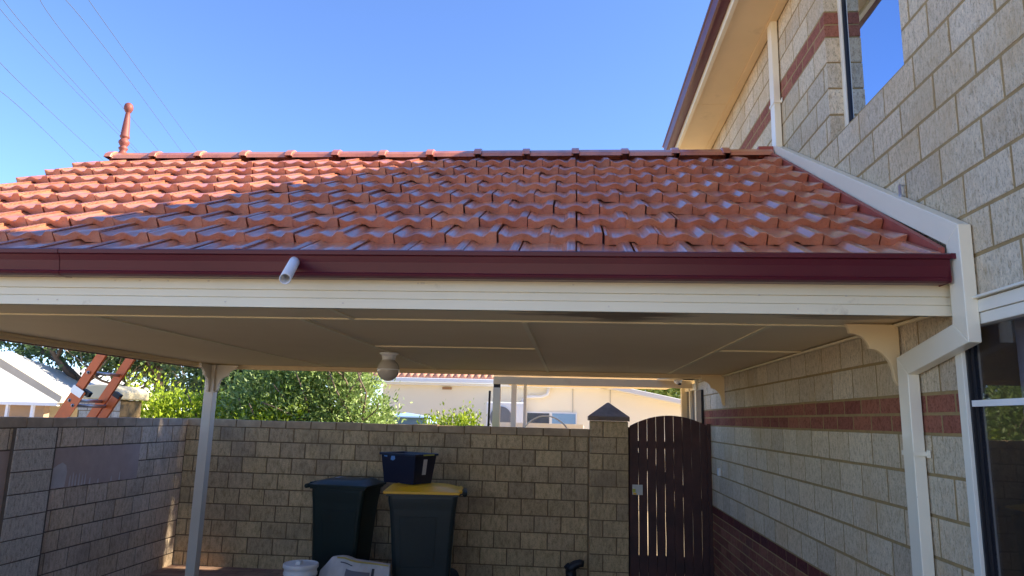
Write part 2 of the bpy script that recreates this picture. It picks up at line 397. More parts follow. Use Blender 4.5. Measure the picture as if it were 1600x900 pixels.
def limbs(mb, start, d, length, r, depth, rnd, wig=0.35):
    p = Vector(start); d = Vector(d).normalized(); pts = [p.copy()]; seg = 4
    for i in range(seg):
        d = (d+Vector((rnd.uniform(-1,1),rnd.uniform(-1,1),rnd.uniform(-0.5,0.7)))*wig*0.5).normalized(); p = p+d*length/seg; pts.append(p.copy())
    mb.tube(pts, r, 7, r2=r*0.6)
    if depth:
        for k in range(rnd.choice((2,3))):
            q = pts[rnd.choice((2,3,4))]
            nd = (d+Vector((rnd.uniform(-1,1),rnd.uniform(-1,1),rnd.uniform(-0.3,0.8)))*0.9).normalized()
            limbs(mb, q, nd, length*0.72, r*0.55, depth-1, rnd, wig)

# ============================================================ SETTING
g = MB(); g.add([(-300,-300,GZ-0.008),(300,-300,GZ-0.008),(300,300,GZ-0.008),(-300,300,GZ-0.008)],[(0,1,2,3)])
tag(g.build('ground', M['earth']), kind='structure')
g = MB(); g.add([(-4.59,2.6,GZ),(1.57,2.6,GZ),(1.57,8.25,GZ),(-4.59,8.25,GZ)],[(0,1,2,3)])
tag(g.build('carport_floor', M['paving']), kind='structure')
g = MB(); g.add([(-12,-9,GZ-0.004),(1.57,-9,GZ-0.004),(1.57,2.596,GZ-0.004),(-12,2.596,GZ-0.004)],[(0,1,2,3)])
tag(g.build('driveway', simple('pale_concrete',(0.70,0.57,0.39),0.85,0.1,2,bmp=0.3)), kind='structure')

# ============================================================ HOUSE
XW = 1.57; H = 0.1735; Z0 = -0.0185
house = thing('house', (1.7,3.0,GZ), 'two storey house of pale rustic blocks with red brick bands at the right', 'house')
YE = 7.82        # far end of the upper storey
YS = -3.0
WIN = (3.255, 4.21, Z0+10*H, 2.95)          # upper window opening (y0,y1,z0,z1)
DOOR = (0.45, 3.015, GZ, 0.500)
core = MB()
def wallbox(y0,y1,z0,z1,x0=XW,x1=XW+0.24): core.box(x0,x1,y0,y1,z0,z1,3)
wallbox(YS,DOOR[0],GZ,3.3); wallbox(DOOR[0],DOOR[1],DOOR[3],WIN[2]); wallbox(DOOR[0],WIN[0],WIN[2],3.3)
wallbox(DOOR[1],9.0,GZ,WIN[2]-1e-4 if False else WIN[2]); wallbox(WIN[1],YE,WIN[2],3.3); wallbox(WIN[0],WIN[1],WIN[3],3.3)
org=(XW,0,0); ud=(0,1,0); nd=(-1,0,0)
ops=[WIN,DOOR]
zb = Z0-5*H                               # top of the brick base  (-0.886)
b_end = 9.0
# brick base: brown bricks then a dark header course
blocks(core, org, ud, nd, YS, b_end, zb-10*0.0868, zb-0.0868, 0.24, 0.0868, 0.05, ops, 0.011, 0.0013, 0.0008, 3, 1, 0.0008)
blocks(core, org, ud, nd, YS, b_end, zb-0.0868, zb, 0.24, 0.0868, 0.02, ops, 0.009, 0.0016, 0.0008, 4, 2, 0.0008)
blocks(core, org, ud, nd, YS, b_end, zb, Z0, 0.315, H, 0.13, ops, 0.015, 0.0022, 0.0015, 5, 0)
blocks(core, org, ud, nd, YS, b_end, Z0, Z0+H, 0.24, H/2, 0.06, ops, 0.014, 0.0016, 0.001, 6, 4, 0.0008)
blocks(core, org, ud, nd, YS, b_end, Z0+H, Z0+4*H, 0.315, H, 0.02, ops, 0.015, 0.0022, 0.0015, 7, 0)
blocks(core, org, ud, nd, YS, YE, Z0+4*H, Z0+14*H, 0.315, H, 0.02+0.1575, ops, 0.015, 0.0022, 0.0015, 8, 0)
blocks(core, org, ud, nd, YS, YE, Z0+14*H, Z0+15*H, 0.24, H/2, 0.09, ops, 0.014, 0.0016, 0.001, 9, 4, 0.0008)
blocks(core, org, ud, nd, YS, YE, Z0+15*H, 3.10, 0.315, H, 0.1, ops, 0.015, 0.0022, 0.0015, 10, 0)
# window reveal, the far jamb faces the camera
for za, zc, L_, h_, mi, sd in ((WIN[2],Z0+14*H,0.5,H,0,31),(Z0+14*H,Z0+15*H,0.5,H/2,4,32),(Z0+15*H,WIN[3],0.5,H,0,33)):
    blocks(core, (XW,WIN[1],0), (1,0,0), (0,-1,0), -0.004, 0.12, za, zc, L_, h_, -0.1, (), 0.010, 0.006, 0.003, sd, mi, alt=False)
core.build('wall', [M['block_house'],M['brick_brown'],M['brick_dark'],M['mortar_house'],M['brick_red']], house)
# rest of the shell, seen only from the side or casting the shade on the carport roof
sh = MB(); sh.box(XW+0.24,XW+8,YE-0.2,YE,GZ,3.3); sh.box(XW+0.24,XW+8,YS,YS+0.2,GZ,3.3); sh.box(XW+7.8,XW+8,YS+0.2,YE-0.2,GZ,3.3)
sh.build('rear_wall', M['neigh'], house)
up = MB()
fw = XW+0.082
up.box(fw,fw+0.05,WIN[1]-0.045,WIN[1],WIN[2],WIN[3]); up.box(fw,fw+0.05,WIN[0],WIN[0]+0.045,WIN[2],WIN[3])
up.box(fw,fw+0.05,WIN[0]+0.045,WIN[1]-0.045,WIN[2],WIN[2]+0.04); up.box(fw,fw+0.05,WIN[0]+0.045,WIN[1]-0.045,WIN[3]-0.04,WIN[3])
wf = up.build('upper_window', M['frame'], house, bevel=0.003)
q = MB(); q.box(fw+0.022,fw+0.03,WIN[0]+0.05,WIN[1]-0.05,WIN[2]+0.045,WIN[3]-0.045); sub(q,'pane',M['glass_up'],wf)
q = MB(); q.box(fw+0.010,fw+0.045,WIN[1]-0.056,WIN[1]-0.0455,WIN[2]+0.041,WIN[3]-0.041); sub(q,'seal',M['seal'],wf)
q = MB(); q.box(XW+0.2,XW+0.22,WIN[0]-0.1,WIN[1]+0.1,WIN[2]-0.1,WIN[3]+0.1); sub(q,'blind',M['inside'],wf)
# sliding glass door
sd = MB(); y1 = DOOR[1]; y0 = DOOR[0]; zt = DOOR[3]
sd.box(XW-0.012,XW+0.06,y1-0.052,y1-0.001,GZ,zt-0.05); sd.box(XW-0.012,XW+0.06,y0+0.001,y0+0.05,GZ,zt-0.05)
sd.box(XW-0.012,XW+0.06,y0,y1-0.001,zt-0.05,zt-0.002); sd.box(XW-0.006,XW+0.05,y0+0.05,y1-0.052,zt-0.095,zt-0.052)
sd.box(XW+0.006,XW+0.05,1.70,1.76,GZ,zt-0.095); sd.box(XW-0.03,XW+0.0,y0-0.05,y1+0.03,zt+0.002,zt+0.012)
df = sd.build('sliding_door', M['frame'], house, bevel=0.002)
q = MB(); q.box(XW+0.022,XW+0.028,y0+0.05,y1-0.06,GZ+0.03,zt-0.097); sub(q,'pane',M['glass_door'],df)
q = MB(); q.box(XW+0.004,XW+0.021,1.76,y1-0.06,0.094,0.118); sub(q,'glazing_bar',M['white'],df)
q = MB(); q.box(XW+0.002,XW+0.045,y1-0.064,y1-0.0535,GZ,zt-0.096); q.box(XW+0.012,XW+0.0215,y1-0.078,y1-0.070,GZ,zt-0.1,0); sub(q,'seal',M['seal'],df)
q = MB()
P = []
nf = 60
for i in range(nf+1):
    yy = y0+0.1+(y1-y0-0.2)*i/nf; xx = XW+0.20+0.025*math.sin(i*1.35)+0.012*math.sin(i*0.5)
    P += [(xx,yy,GZ+0.02),(xx,yy,zt-0.02)]
q.add(P,[(2*i,2*i+2,2*i+3,2*i+1) for i in range(nf)],0,True); sub(q,'curtain',M['curtain'],df)
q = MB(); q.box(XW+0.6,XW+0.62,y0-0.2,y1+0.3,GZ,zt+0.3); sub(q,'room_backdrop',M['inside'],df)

# eaves: soffit, fascia, gutter, roof
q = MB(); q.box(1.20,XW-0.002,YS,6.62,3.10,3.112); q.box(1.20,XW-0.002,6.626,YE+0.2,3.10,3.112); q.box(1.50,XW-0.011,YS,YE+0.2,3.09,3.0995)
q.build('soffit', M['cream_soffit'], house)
q = MB(); q.box(1.165,1.198,YS,YE+0.2,3.075,3.27); q.box(1.16,XW,YE+0.201,YE+0.23,3.075,3.27); q.build('fascia', M['cream'], house, bevel=0.002)
def gutter_profile(x, z):   # x outer lip going outward is negative
    return [(0,0.0),(0,-0.105),(-0.07,-0.110),(-0.088,-0.104),(-0.092,-0.094),(-0.086,-0.088),(-0.094,-0.045),(-0.102,-0.020),(-0.112,-0.016),(-0.114,0.0),(-0.106,0.006),(-0.098,0.0),(-0.099,-0.012),(-0.090,-0.03),(-0.081,-0.088),(-0.070,-0.103),(-0.006,-0.098),(-0.006,0.0)]
q = MB(); q.prism([(1.162+a, 3.245+b) for a,b in gutter_profile(0,0)],'y',YS,YE+0.23); q.build('gutter', M['maroon'], house)
q = MB(); q.add([(1.05,YS-0.1,3.25),(1.05,YE+0.3,3.25),(5.6,4.9,5.4),(5.6,0.5,5.4),(10.1,YE+0.3,3.25),(10.1,YS-0.1,3.25)],[(0,3,2,1),(1,2,4),(4,2,3,5),(5,3,0),(0,1,4,5)])
q.build('roof', M['tile'], house)
# downpipe: from the eave, down the wall, along the carport roof, round the gutter and down again
q = MB()
q.sweep_yz([(5.19,3.098),(5.19,2.035),(2.865,0.77),(2.865,0.375),(3.375,0.285),(3.375,GZ)],0.10,XW-0.058,XW-0.010)
dp = q.build('downpipe', M['white_pipe'], house, bevel=0.003)
def strap(y,z,w=0.115,h=0.02):
    q = MB(); q.box(XW-0.064,XW-0.0605,y-w/2,y+w/2,z-h/2,z+h/2); q.box(XW-0.064,XW-0.008,y-w/2-0.003,y-w/2-0.0005,z-h/2,z+h/2)
    q.box(XW-0.064,XW-0.008,y+w/2+0.0005,y+w/2+0.003,z-h/2,z+h/2); q.box(XW-0.0115,XW-0.0085,y-w/2-0.035,y-w/2-0.0035,z-h/2-0.006,z+h/2+0.006); sub(q,'strap',M['white_pipe'],dp)
strap(3.375,-0.105); strap(5.19,2.42)
q = MB(); q.box(XW-0.030,XW-0.026,3.32,3.345,1.05,1.135); q.box(XW-0.030,XW-0.008,3.32,3.345,1.1355,1.139); sub(q,'strap',M['alu'],dp)
q = MB(); q.box(XW-0.060,XW-0.0592,3.324,3.426,-0.292,-0.289); sub(q,'joint_line',M['seal'],dp)
q = MB(); q.box(XW-0.035,XW-0.006,7.71,7.78,-0.53,-0.455); q.box(XW-0.038,XW-0.035,7.72,7.77,-0.52,-0.465)
q.build('outlet_box', M['white'], house, bevel=0.003)
# corner joinery beyond the gate
q = MB(); q.box(XW-0.03,XW+0.2,9.0,9.08,GZ,0.56); q.box(XW-0.02,XW+0.05,9.5,9.56,GZ,0.52); q.box(XW-0.06,XW+0.1,9.95,10.05,GZ,0.55); q.box(XW-0.02,XW+0.06,9.08,10.0,0.42,0.5)
jf = q.build('rear_joinery', M['cream'], house)
q = MB(); q.box(XW+0.01,XW+0.02,9.08,9.95,GZ,0.42); sub(q,'pane',M['glass_far'],jf)
q = MB(); q.box(XW-0.035,XW-0.008,8.62,8.95,GZ,0.40); sub(q,'dark_screen',M['seal'],jf)
# rear patio cover joined to the house
q = MB(); q.box(-1.03,XW+0.3,9.30,9.36,0.445,0.545); q.box(-1.03,XW,9.36,12.0,0.545,0.575); q.box(1.40,XW-0.01,8.5,9.298,0.545,0.57)
q.add([(1.10,9.29,0.545),(XW-0.01,8.5,0.545),(XW-0.01,9.29,0.545),(1.10,9.29,0.56),(XW-0.01,8.5,0.56),(XW-0.01,9.29,0.56)],[(0,1,2),(3,5,4),(0,3,4,1),(1,4,5,2),(2,5,3,0)])
pc = q.build('patio_cover', M['cream_soffit'], house, bevel=0.002)
q = MB(); q.box(-1.03,-0.935,9.30,9.39,GZ,0.40); sub(q,'post',M['post'],pc)
q = MB(); q.box(-1.025,-0.94,9.305,9.385,0.40,0.444); sub(q,'post_bracket',M['seal'],pc)
for x in (-0.97,):
    for (xa,xb) in ((-0.83,-0.76),(-0.66,-0.62)):
        q = MB(); q.box(xa,xb,9.8,9.87,GZ,0.545); sub(q,'post',M['trim_white'],pc)
q = MB(); q.lathe([(0.001,-0.06),(0.03,-0.052),(0.05,-0.03),(0.055,0.0)],1.355,9.2,16,0,0.545); q.lathe([(0.001,-0.068),(0.02,-0.066),(0.024,-0.045)],1.37,9.185,12,1,0.545)
sub(q,'camera_dome',[M['trim_white'],M['seal']],pc)

# ============================================================ CARPORT
CX0, CX1 = -4.0, XW-0.012
ZC = 0.502
cp = thing('carport', (-1.2,5.25,GZ), 'open carport with a red tiled gable roof, maroon gutter and cream ceiling', 'carport')
S30 = math.atan(0.5867); CS, SN = math.cos(S30), math.sin(S30)
EY, EZ = 2.85, 0.612
RY = 5.25; RZ = EZ+(RY-EY)*0.5867
def roofpt(x, s, h, back=False):
    y = EY+s*CS-h*SN; z = EZ+s*SN+h*CS
    if back: y = 2*RY-y
    return (x,y,z)
prof = [(0.0,0.015),(0.05,0.014),(0.10,0.005),(0.15,0.0),(0.24,0.001),(0.33,0.010),(0.41,0.019),(0.45,0.0215),(0.50,0.0215),(0.56,0.017),(0.65,0.004),(0.70,0.0),(0.75,0.001),(0.80,0.012),(0.845,0.024),(0.875,0.026),(0.985,0.026),(1.0,0.023)]
def tiles(back=False):
    mb = MB(); uv = []; rnd = random.Random(11 if not back else 12)
    TW, EXP, TL = 0.2425, 0.2865, 0.325
    vsamp = [0,0.02,0.12,0.35,0.62,1.0]
    for row in range(9):
        s0 = 0.0596+row*EXP
        xph = -0.072-0.03 + (0 if row % 2 == 1 else TW/2)
        k0 = math.floor((-3.86-xph)/TW)
        k = k0
        while True:
            x0 = xph+k*TW+rnd.uniform(-0.003,0.003); k += 1
            if x0 > 1.44: break
            x1 = x0+TW-0.0055
            ds = rnd.uniform(-0.006,0.006)+s0; dh = rnd.uniform(-0.0025,0.0025); tilt = rnd.uniform(-0.003,0.003)
            pr = [(u,h) for u,h in prof if x0+(x1-x0)*u > -3.87 and x0+(x1-x0)*u < 1.47]
            if len(pr) < 3: continue
            n = len(pr); V = []; F = []
            for v in vsamp:
                s = ds+v*TL
                if s > 2.77: s = 2.77
                for u, h in pr:
                    # crown of the centre rib fades up-slope, as pressed in the clay
                    amp = 1.0
                    if 0.30 < u < 0.66: amp = 1-0.75*min(1,max(0,(v-0.02)/0.8))
                    hh = h*amp*0.86 + 0.041*(1-v) + dh + tilt*(u-0.5)*2
                    if v == 0: hh -= 0.004
                    V.append(roofpt(x0+(x1-x0)*u, s, hh, back)); uv.append((u,v))
            m_ = len(vsamp)
            for j in range(m_-1):
                for i in range(n-1):
                    F.append((j*n+i,j*n+i+1,(j+1)*n+i+1,(j+1)*n+i))
            # nose face, slightly raked back, lower edge arched over the tile below
            o = len(V)
            for u, h in pr:
                low = (0.018 if 0.32 < u < 0.57 else 0.003)
                V.append(roofpt(x0+(x1-x0)*u, ds+0.006, dh+low+0.002, back)); uv.append((u,-0.1))
            for i in range(n-1): F.append((o+i,o+i+1,i+1,i))
            # sides
            for side, rev in ((0,False),(n-1,True)):
                o = len(V)
                for j, v in enumerate(vsamp):
                    s = min(2.77, ds+v*TL); V.append(roofpt(x0+(x1-x0)*pr[side][0], s+0.004, 0.0, back)); uv.append((0.5,-0.2))
                for j in range(m_-1):
                    f = (o+j, j*n+side, (j+1)*n+side, o+j+1); F.append(f[::-1] if rev else f)
            if back: F = [f[::-1] for f in F]
            mb.add(V, F, 0, False)
    return mb, uv
for bk in (False, True):
    mb, uv = tiles(bk); o = mb.build('roof_tiles', M['tile'], cp, uv=uv)
# battened underlay closing the roof under the tiles
q = MB()
A = [(-3.84,EY+0.04,EZ-0.005),(-3.84,RY,RZ-0.012),(-3.84,2*RY-EY-0.04,EZ-0.005)]
q.add([A[0],A[1],A[2]]+[(XW-0.05,a[1],a[2]) for a in A]+[(-3.84,a[1],a[2]-0.02) for a in A]+[(XW-0.05,a[1],a[2]-0.02) for a in A],
      [(0,3,4,1),(1,4,5,2),(6,7,10,9),(7,8,11,10),(0,6,9,3),(2,5,11,8),(0,1,7,6),(1,2,8,7),(3,9,10,4),(4,10,11,5)])
q.build('underlay', M['flash'], cp)
# gable end: board, barge and verge
q = MB(); q.add([(-3.83,EY+0.1,ZC+0.03),(-3.83,RY,RZ-0.03),(-3.83,2*RY-EY-0.1,ZC+0.03),(-3.80,EY+0.1,ZC+0.03),(-3.80,RY,RZ-0.03),(-3.80,2*RY-EY-0.1,ZC+0.03)],[(0,2,1),(3,4,5),(0,1,4,3),(1,2,5,4),(2,0,3,5)])
q.build('gable_board', M['cream'], cp)
q = MB()
for sgn in (1,-1):
    def yy(s): return RY-sgn*(RY-(EY+s*CS))
    a = [(yy(0.02),EZ-0.0),(yy(2.78),EZ+2.78*SN-0.0),(yy(2.78),EZ+2.78*SN-0.14),(yy(0.02),EZ-0.14)]
    q.prism(a,'x',-3.885,-3.865)
q.build('barge_board', M['maroon'], cp)
# ridge capping
q = MB(); xx = -3.82; rnd = random.Random(5)
sec = [(-0.105,-0.055),(-0.092,-0.022),(-0.055,0.010),(-0.026,0.020),(0.026,0.020),(0.055,0.010),(0.092,-0.022),(0.105,-0.055)]
while xx < 1.46:
    x2 = min(xx+0.395,1.5); dz = rnd.uniform(-0.003,0.003)
    for (a,b,g_) in ((xx,xx+0.06,0.013),(xx+0.06,x2,0.0)):
        n = len(sec); V = []
        for X in (a,b):
            for (dy,dzz) in sec: 
                k = 1+g_*9
                V.append((X,RY+dy*k,RZ+0.034+dz+dzz+g_))
        F = [(i,i+1,n+i+1,n+i) for i in range(n-1)]+[tuple(range(n))[::-1],tuple(range(n,2*n))]
        q.add(V,F)
    xx += 0.38
q.build('ridge_capping', M['tile'], cp, bevel=0.006)
# finial
q = MB()
q.lathe([(0.0521,0.0),(0.0521,0.045),(0.0378,0.05),(0.0302,0.07),(0.0252,0.085),(0.0353,0.098),(0.0370,0.108),(0.0252,0.118),(0.0302,0.130),(0.0420,0.150),(0.0420,0.165),(0.0286,0.185),(0.0252,0.192),(0.0370,0.200),(0.0386,0.210),(0.0336,0.222),(0.0286,0.30),(0.0218,0.38),(0.0176,0.42),(0.0202,0.425),(0.0286,0.437),(0.0353,0.455),(0.0370,0.472),(0.0302,0.496),(0.0168,0.508),(0.0017,0.512)],-3.745,5.26,20,0,RZ+0.005)
q.box(-3.81,-3.68,5.20,5.32,RZ-0.04,RZ+0.03)
q.build('finial', M['finial'], cp)
# gutter and fascia
q = MB(); q.prism([(2.962+a, 0.686+b) for a,b in gutter_profile(0,0)],'x',-4.06,1.492)
q.prism([(2.961+a*1.012, 0.6855+b*1.012) for a,b in gutter_profile(0,0)],'x',-2.30,-2.27); q.box(1.4925,1.497,2.868,2.962,0.576,0.686); q.box(1.492,1.572,2.846,2.857,0.668,0.690)
q.build('gutter', M['maroon'], cp)
q = MB(); q.prism([(2*RY-2.962-a, 0.686+b) for a,b in gutter_profile(0,0)],'x',-4.06,1.492); q.build('gutter', M['maroon'], cp)
q = MB()
for (a,b,d) in ((0.456,0.499,0.0),(0.501,0.534,0.003),(0.536,0.60,0.0)):
    q.box(-2.70,1.556,2.966+d,2.99,a,b); q.box(-4.0,-2.706,2.966+d,2.99,a,b)
q.box(-4.0,1.555,2.975,2.99,0.456,0.66)
q.build('fascia_beam', M['cream'], cp, bevel=0.0015)
q = MB()
for x in (-2.73,-2.675):
    for z in (0.475,0.57): q.lathe([(0.006,0),(0.006,0.004),(0.001,0.006)],0,0,8)
rnd = random.Random(3)
for i in range(16):
    x = rnd.uniform(-2.6,1.5); z = rnd.choice((0.478,0.535,0.57)); nb = MB(); nb.box(x-0.004,x+0.004,2.9635,2.967,z-0.003,z+0.003); nb.build('nail_head', M['post'], cp)
for x in (-2.72,-2.68):
    for z in (0.48,0.585): nb = MB(); nb.box(x-0.006,x+0.006,2.963,2.967,z-0.006,z+0.006); nb.build('nail_head', M['post'], cp)
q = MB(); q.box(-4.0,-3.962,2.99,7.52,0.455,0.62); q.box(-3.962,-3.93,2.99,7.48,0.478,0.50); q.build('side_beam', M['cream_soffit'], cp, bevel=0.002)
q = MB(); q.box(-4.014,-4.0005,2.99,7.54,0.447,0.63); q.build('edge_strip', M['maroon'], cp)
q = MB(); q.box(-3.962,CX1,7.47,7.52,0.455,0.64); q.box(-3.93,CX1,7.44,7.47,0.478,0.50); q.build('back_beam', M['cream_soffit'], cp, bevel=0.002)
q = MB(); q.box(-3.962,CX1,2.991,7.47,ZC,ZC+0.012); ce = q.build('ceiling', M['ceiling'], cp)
def batten(x0,x1,y0,y1,k=[0]):
    q = MB(); k[0] += 1; q.box(x0,x1,y0,y1,ZC-0.007-0.0007*(k[0]%5),ZC-0.0001); sub(q,'cover_strip',M['cream_ceil'],CE)
M['cream_ceil'] = simple('cover_strip_paint', (0.86,0.74,0.46), 0.6, 0.04, 3)
# cover strips are sub-parts of the ceiling
CE = ce
W2 = 0.013
batten(-3.93,CX1,3.62-W2,3.62+W2)
for x in (-2.62,-1.45,-0.25,1.0): batten(x-W2,x+W2,3.634,7.44)
batten(-1.16-W2,-1.16+W2,2.992,3.606)
batten(-1.437,-0.264,5.05-W2,5.05+W2); batten(1.014,CX1,4.95-W2,4.95+W2)
# cornice at the house wall
q = MB(); q.box(CX1-0.02,CX1,2.995,7.43,ZC-0.022,ZC-0.009); q.build('cornice', M['cream_ceil'], cp)
# apron flashing beside the tiles
q = MB(); q.add([(1.475,EY+0.055,EZ+0.03),(1.475,5.20,EZ+2.35*0.5867+0.005),(1.475,5.20,EZ+2.35*0.5867+0.05),(1.475,EY+0.055,EZ+0.115),
                 (1.50,EY+0.055,EZ+0.03),(1.50,5.20,EZ+2.35*0.5867+0.005),(1.50,5.20,EZ+2.35*0.5867+0.05),(1.50,EY+0.055,EZ+0.115)],
              [(0,1,2,3),(7,6,5,4),(0,4,5,1),(3,2,6,7),(0,3,7,4),(1,5,6,2)])
q.build('apron_flashing', M['flash'], cp)
q = MB(); q.box(1.40,XW-0.06,5.205,5.30,RZ-0.02,RZ+0.07); q.build('ridge_flashing', M['flash'], cp)
# overflow pipe stub
a = Vector((-1.205,2.90,0.655)); b = Vector((-1.115,2.60,0.512)); d = (b-a).normalized()
q = MB(); n = 20
t1 = d.cross(Vector((0,0,1))).normalized(); t2 = d.cross(t1)
def ring(c,r): return [c+(t1*math.cos(2*math.pi*k/n)+t2*math.sin(2*math.pi*k/n))*r for k in range(n)]
V = ring(a,0.0225)+ring(b,0.0225)+ring(b,0.0185)+ring(b-d*0.25,0.0185)
q.add(V,[(j*n+k,j*n+(k+1)%n,(j+1)*n+(k+1)%n,(j+1)*n+k) for j in range(3) for k in range(n)]+[tuple(range(3*n,4*n))],0,True)
q.build('overflow_pipe', M['pvc'], cp)
# posts and fretwork brackets
def bracket_poly(w, h):
    pts = [(0,0),(w,0),(w-0.012,-0.018)]
    for i in range(9):
        t = i/8; ang = math.pi/2*t
        pts.append((w*0.93-w*0.36*math.sin(ang)*1.0, -0.045-0.0-h*0.28*(1-math.cos(ang))*0.9))
    x_, z_ = pts[-1]
    for i in range(1,9):
        t = i/8; ang = math.pi/2*t
        pts.append((x_-(x_-0.035)*math.sin(ang), z_-(h*0.86+z_)*(1-math.cos(ang))))
    pts += [(0.03,-h*0.93),(0.018,-h),(0,-h)]
    return pts
PX, PY = -3.875, 7.36
q = MB(); q.box(PX-0.05,PX+0.05,PY-0.05,PY+0.05,GZ,ZC-0.012); po = q.build('post', M['post'], cp, bevel=0.005)
q = MB(); q.prism([(PX+0.05+a,ZC-0.012+b) for a,b in bracket_poly(0.23,0.29)],'y',PY-0.014,PY+0.014); sub(q,'bracket',M['post'],po,bevel=0.003)
q = MB(); q.prism([(PY-0.05-a,ZC-0.012+b) for a,b in bracket_poly(0.23,0.29)],'x',PX-0.014,PX+0.014); sub(q,'bracket',M['post'],po,bevel=0.003)
q = MB(); q.prism([(XW-0.012-a,ZC-0.010+b) for a,b in bracket_poly(0.245,0.29)],'y',3.49,3.518); q.build('wall_bracket', M['cream_soffit'], cp, bevel=0.003)
q = MB(); q.prism([(XW-0.012-a,ZC-0.024+b) for a,b in bracket_poly(0.245,0.29)],'y',7.405,7.433); q.build('wall_bracket', M['cream_soffit'], cp, bevel=0.003)

# globe light hanging under the ceiling
lt = thing('ceiling_light', (-1.45,5.5,ZC), 'round opal globe light on a short white collar under the carport ceiling', 'ceiling light')
q = MB(); q.lathe([(0.075,0.0),(0.075,-0.012),(0.058,-0.022),(0.05,-0.05),(0.055,-0.056)],-1.45,5.5,28,0,ZC-0.010); q.build('collar', M['white'], lt)
q = MB(); pr = [(0.05,-0.058)]+[(0.088*math.cos(a), -0.135+0.088*math.sin(a)) for a in [math.radians(55-145*i/16) for i in range(16)]]+[(0.001,-0.2231)]
q.lathe(pr,-1.45,5.5,32,0,ZC-0.010); q.build('globe', M['opal'], lt)
q = MB(); q.lathe([(0.0885,-0.004),(0.0895,0.0),(0.0885,0.004)],-1.45,5.5,32,0,ZC-0.145); q.build('seam', M['white'], lt)

# ============================================================ BOUNDARY WALLS
YB = 8.25; WH = -0.095; HY = 0.1807
bw = thing('back_wall', (-1.9,YB+0.05,GZ), 'tan block wall across the back of the carport behind the bins', 'wall')
q = MB(); q.box(-4.59,0.21,YB,YB+0.09,GZ,WH-0.002,1)
blocks(q,(0,YB,0),(1,0,0),(0,-1,0),-4.59,0.19,GZ-HY*0.17,WH-0.085,0.301,HY,0.047,(),0.013,0.007,0.005,21,0)
q.build('blockwork',[M['block_yard'],M['mortar_yard']],bw)
q = MB()
x = -4.585; rnd = random.Random(8)
while x < 0.2:
    x2 = min(x+0.30,0.205); q.box(x+0.004,x2-0.004,YB-0.012,YB+0.11,WH-0.085+rnd.uniform(0,0.002),WH+rnd.uniform(-0.004,0.004)); x += 0.305
q.build('coping', M['cap_tan'] if 'cap_tan' in M else simple('tan_coping',(0.44,0.32,0.19),0.9,0.2,9,bmp=0.6), bw, bevel=0.004)
# gate pier
gp = thing('gate_pier', (0.43,YB+0.15,GZ), 'square block pier with a pointed dark concrete cap beside the gate', 'pier')
q = MB(); q.box(0.218,0.640,YB-0.012,YB+0.40,GZ,0.002,1)
blocks(q,(0,YB-0.012,0),(1,0,0),(0,-1,0),0.212,0.645,GZ-0.05,0.0,0.301,0.1810,0.212,(),0.011,0.009,0.005,22,0)
blocks(q,(0.640,0,0),(0,1,0),(1,0,0),YB-0.006,YB+0.395,GZ-0.05,0.0,0.301,0.1810,0.1,(),0.011,0.006,0.005,23,0)
q.build('blockwork',[M['block_yard'],M['mortar_yard']],gp)
q = MB(); x0,x1,ya,yb_ = 0.195,0.662,YB-0.045,YB+0.42; zc_=0.004
q.add([(x0,ya,zc_),(x1,ya,zc_),(x1,yb_,zc_),(x0,yb_,zc_),(x0,ya,zc_+0.05),(x1,ya,zc_+0.05),(x1,yb_,zc_+0.05),(x0,yb_,zc_+0.05),((x0+x1)/2-0.008,(ya+yb_)/2,0.218),((x0+x1)/2+0.008,(ya+yb_)/2,0.218)],
      [(3,2,1,0),(0,1,5,4),(1,2,6,5),(2,3,7,6),(3,0,4,7),(4,5,9,8),(5,6,9),(6,7,8,9),(7,4,8)])
q.build('cap', M['cap_dark'], gp, bevel=0.006)

sw = thing('side_wall', (-4.5,4,GZ), 'long brown block wall on the left with a pier and grey cement patches', 'wall')
XL = -4.59
PA = (5.56,6.05)     # engaged pier
patch1 = (6.08,7.34,WH-0.085-3*0.1807,WH-0.085-0.1807); patch0 = (4.5,5.555,WH-0.085-4*0.1807,WH-0.085-0.1807)
q = MB(); q.box(XL-0.09,XL,YS-1,YB+0.09,GZ,WH-0.002,1)
zs = [GZ-0.11]
blocks(q,(XL,0,0),(0,1,0),(1,0,0),YS-1,YB-0.012,WH-0.085-9*0.1807,WH-0.085,0.301,HY,0.11,(patch1,patch0,(PA[0],PA[1],-3,1)),0.012,0.005,0.003,24,0,0.001)
q.build('blockwork',[M['block_side'],M['mortar_side']],sw)
q = MB(); q.box(XL-0.005,XL+0.030,PA[0],PA[1],GZ,WH-0.086,1)
blocks(q,(XL+0.030,0,0),(0,1,0),(1,0,0),PA[0]+0.003,PA[1]-0.003,WH-0.085-9*0.1807,WH-0.085,0.47,HY,PA[0],(),0.009,0.009,0.004,25,0,0.001,alt=False)
q.build('pier',[M['block_pier'],M['mortar_side']],sw)
q = MB(); y = YS-1; rnd = random.Random(9)
while y < YB+0.09:
    q.box(XL-0.10,XL+0.010,y+0.003,min(y+0.30,YB+0.09)-0.003,WH-0.084+rnd.uniform(0,0.002),WH+rnd.uniform(-0.004,0.004)); y += 0.303
q.build('coping', simple('dark_brown_coping',(0.40,0.31,0.22),0.9,0.2,9,bmp=0.6), sw, bevel=0.004)
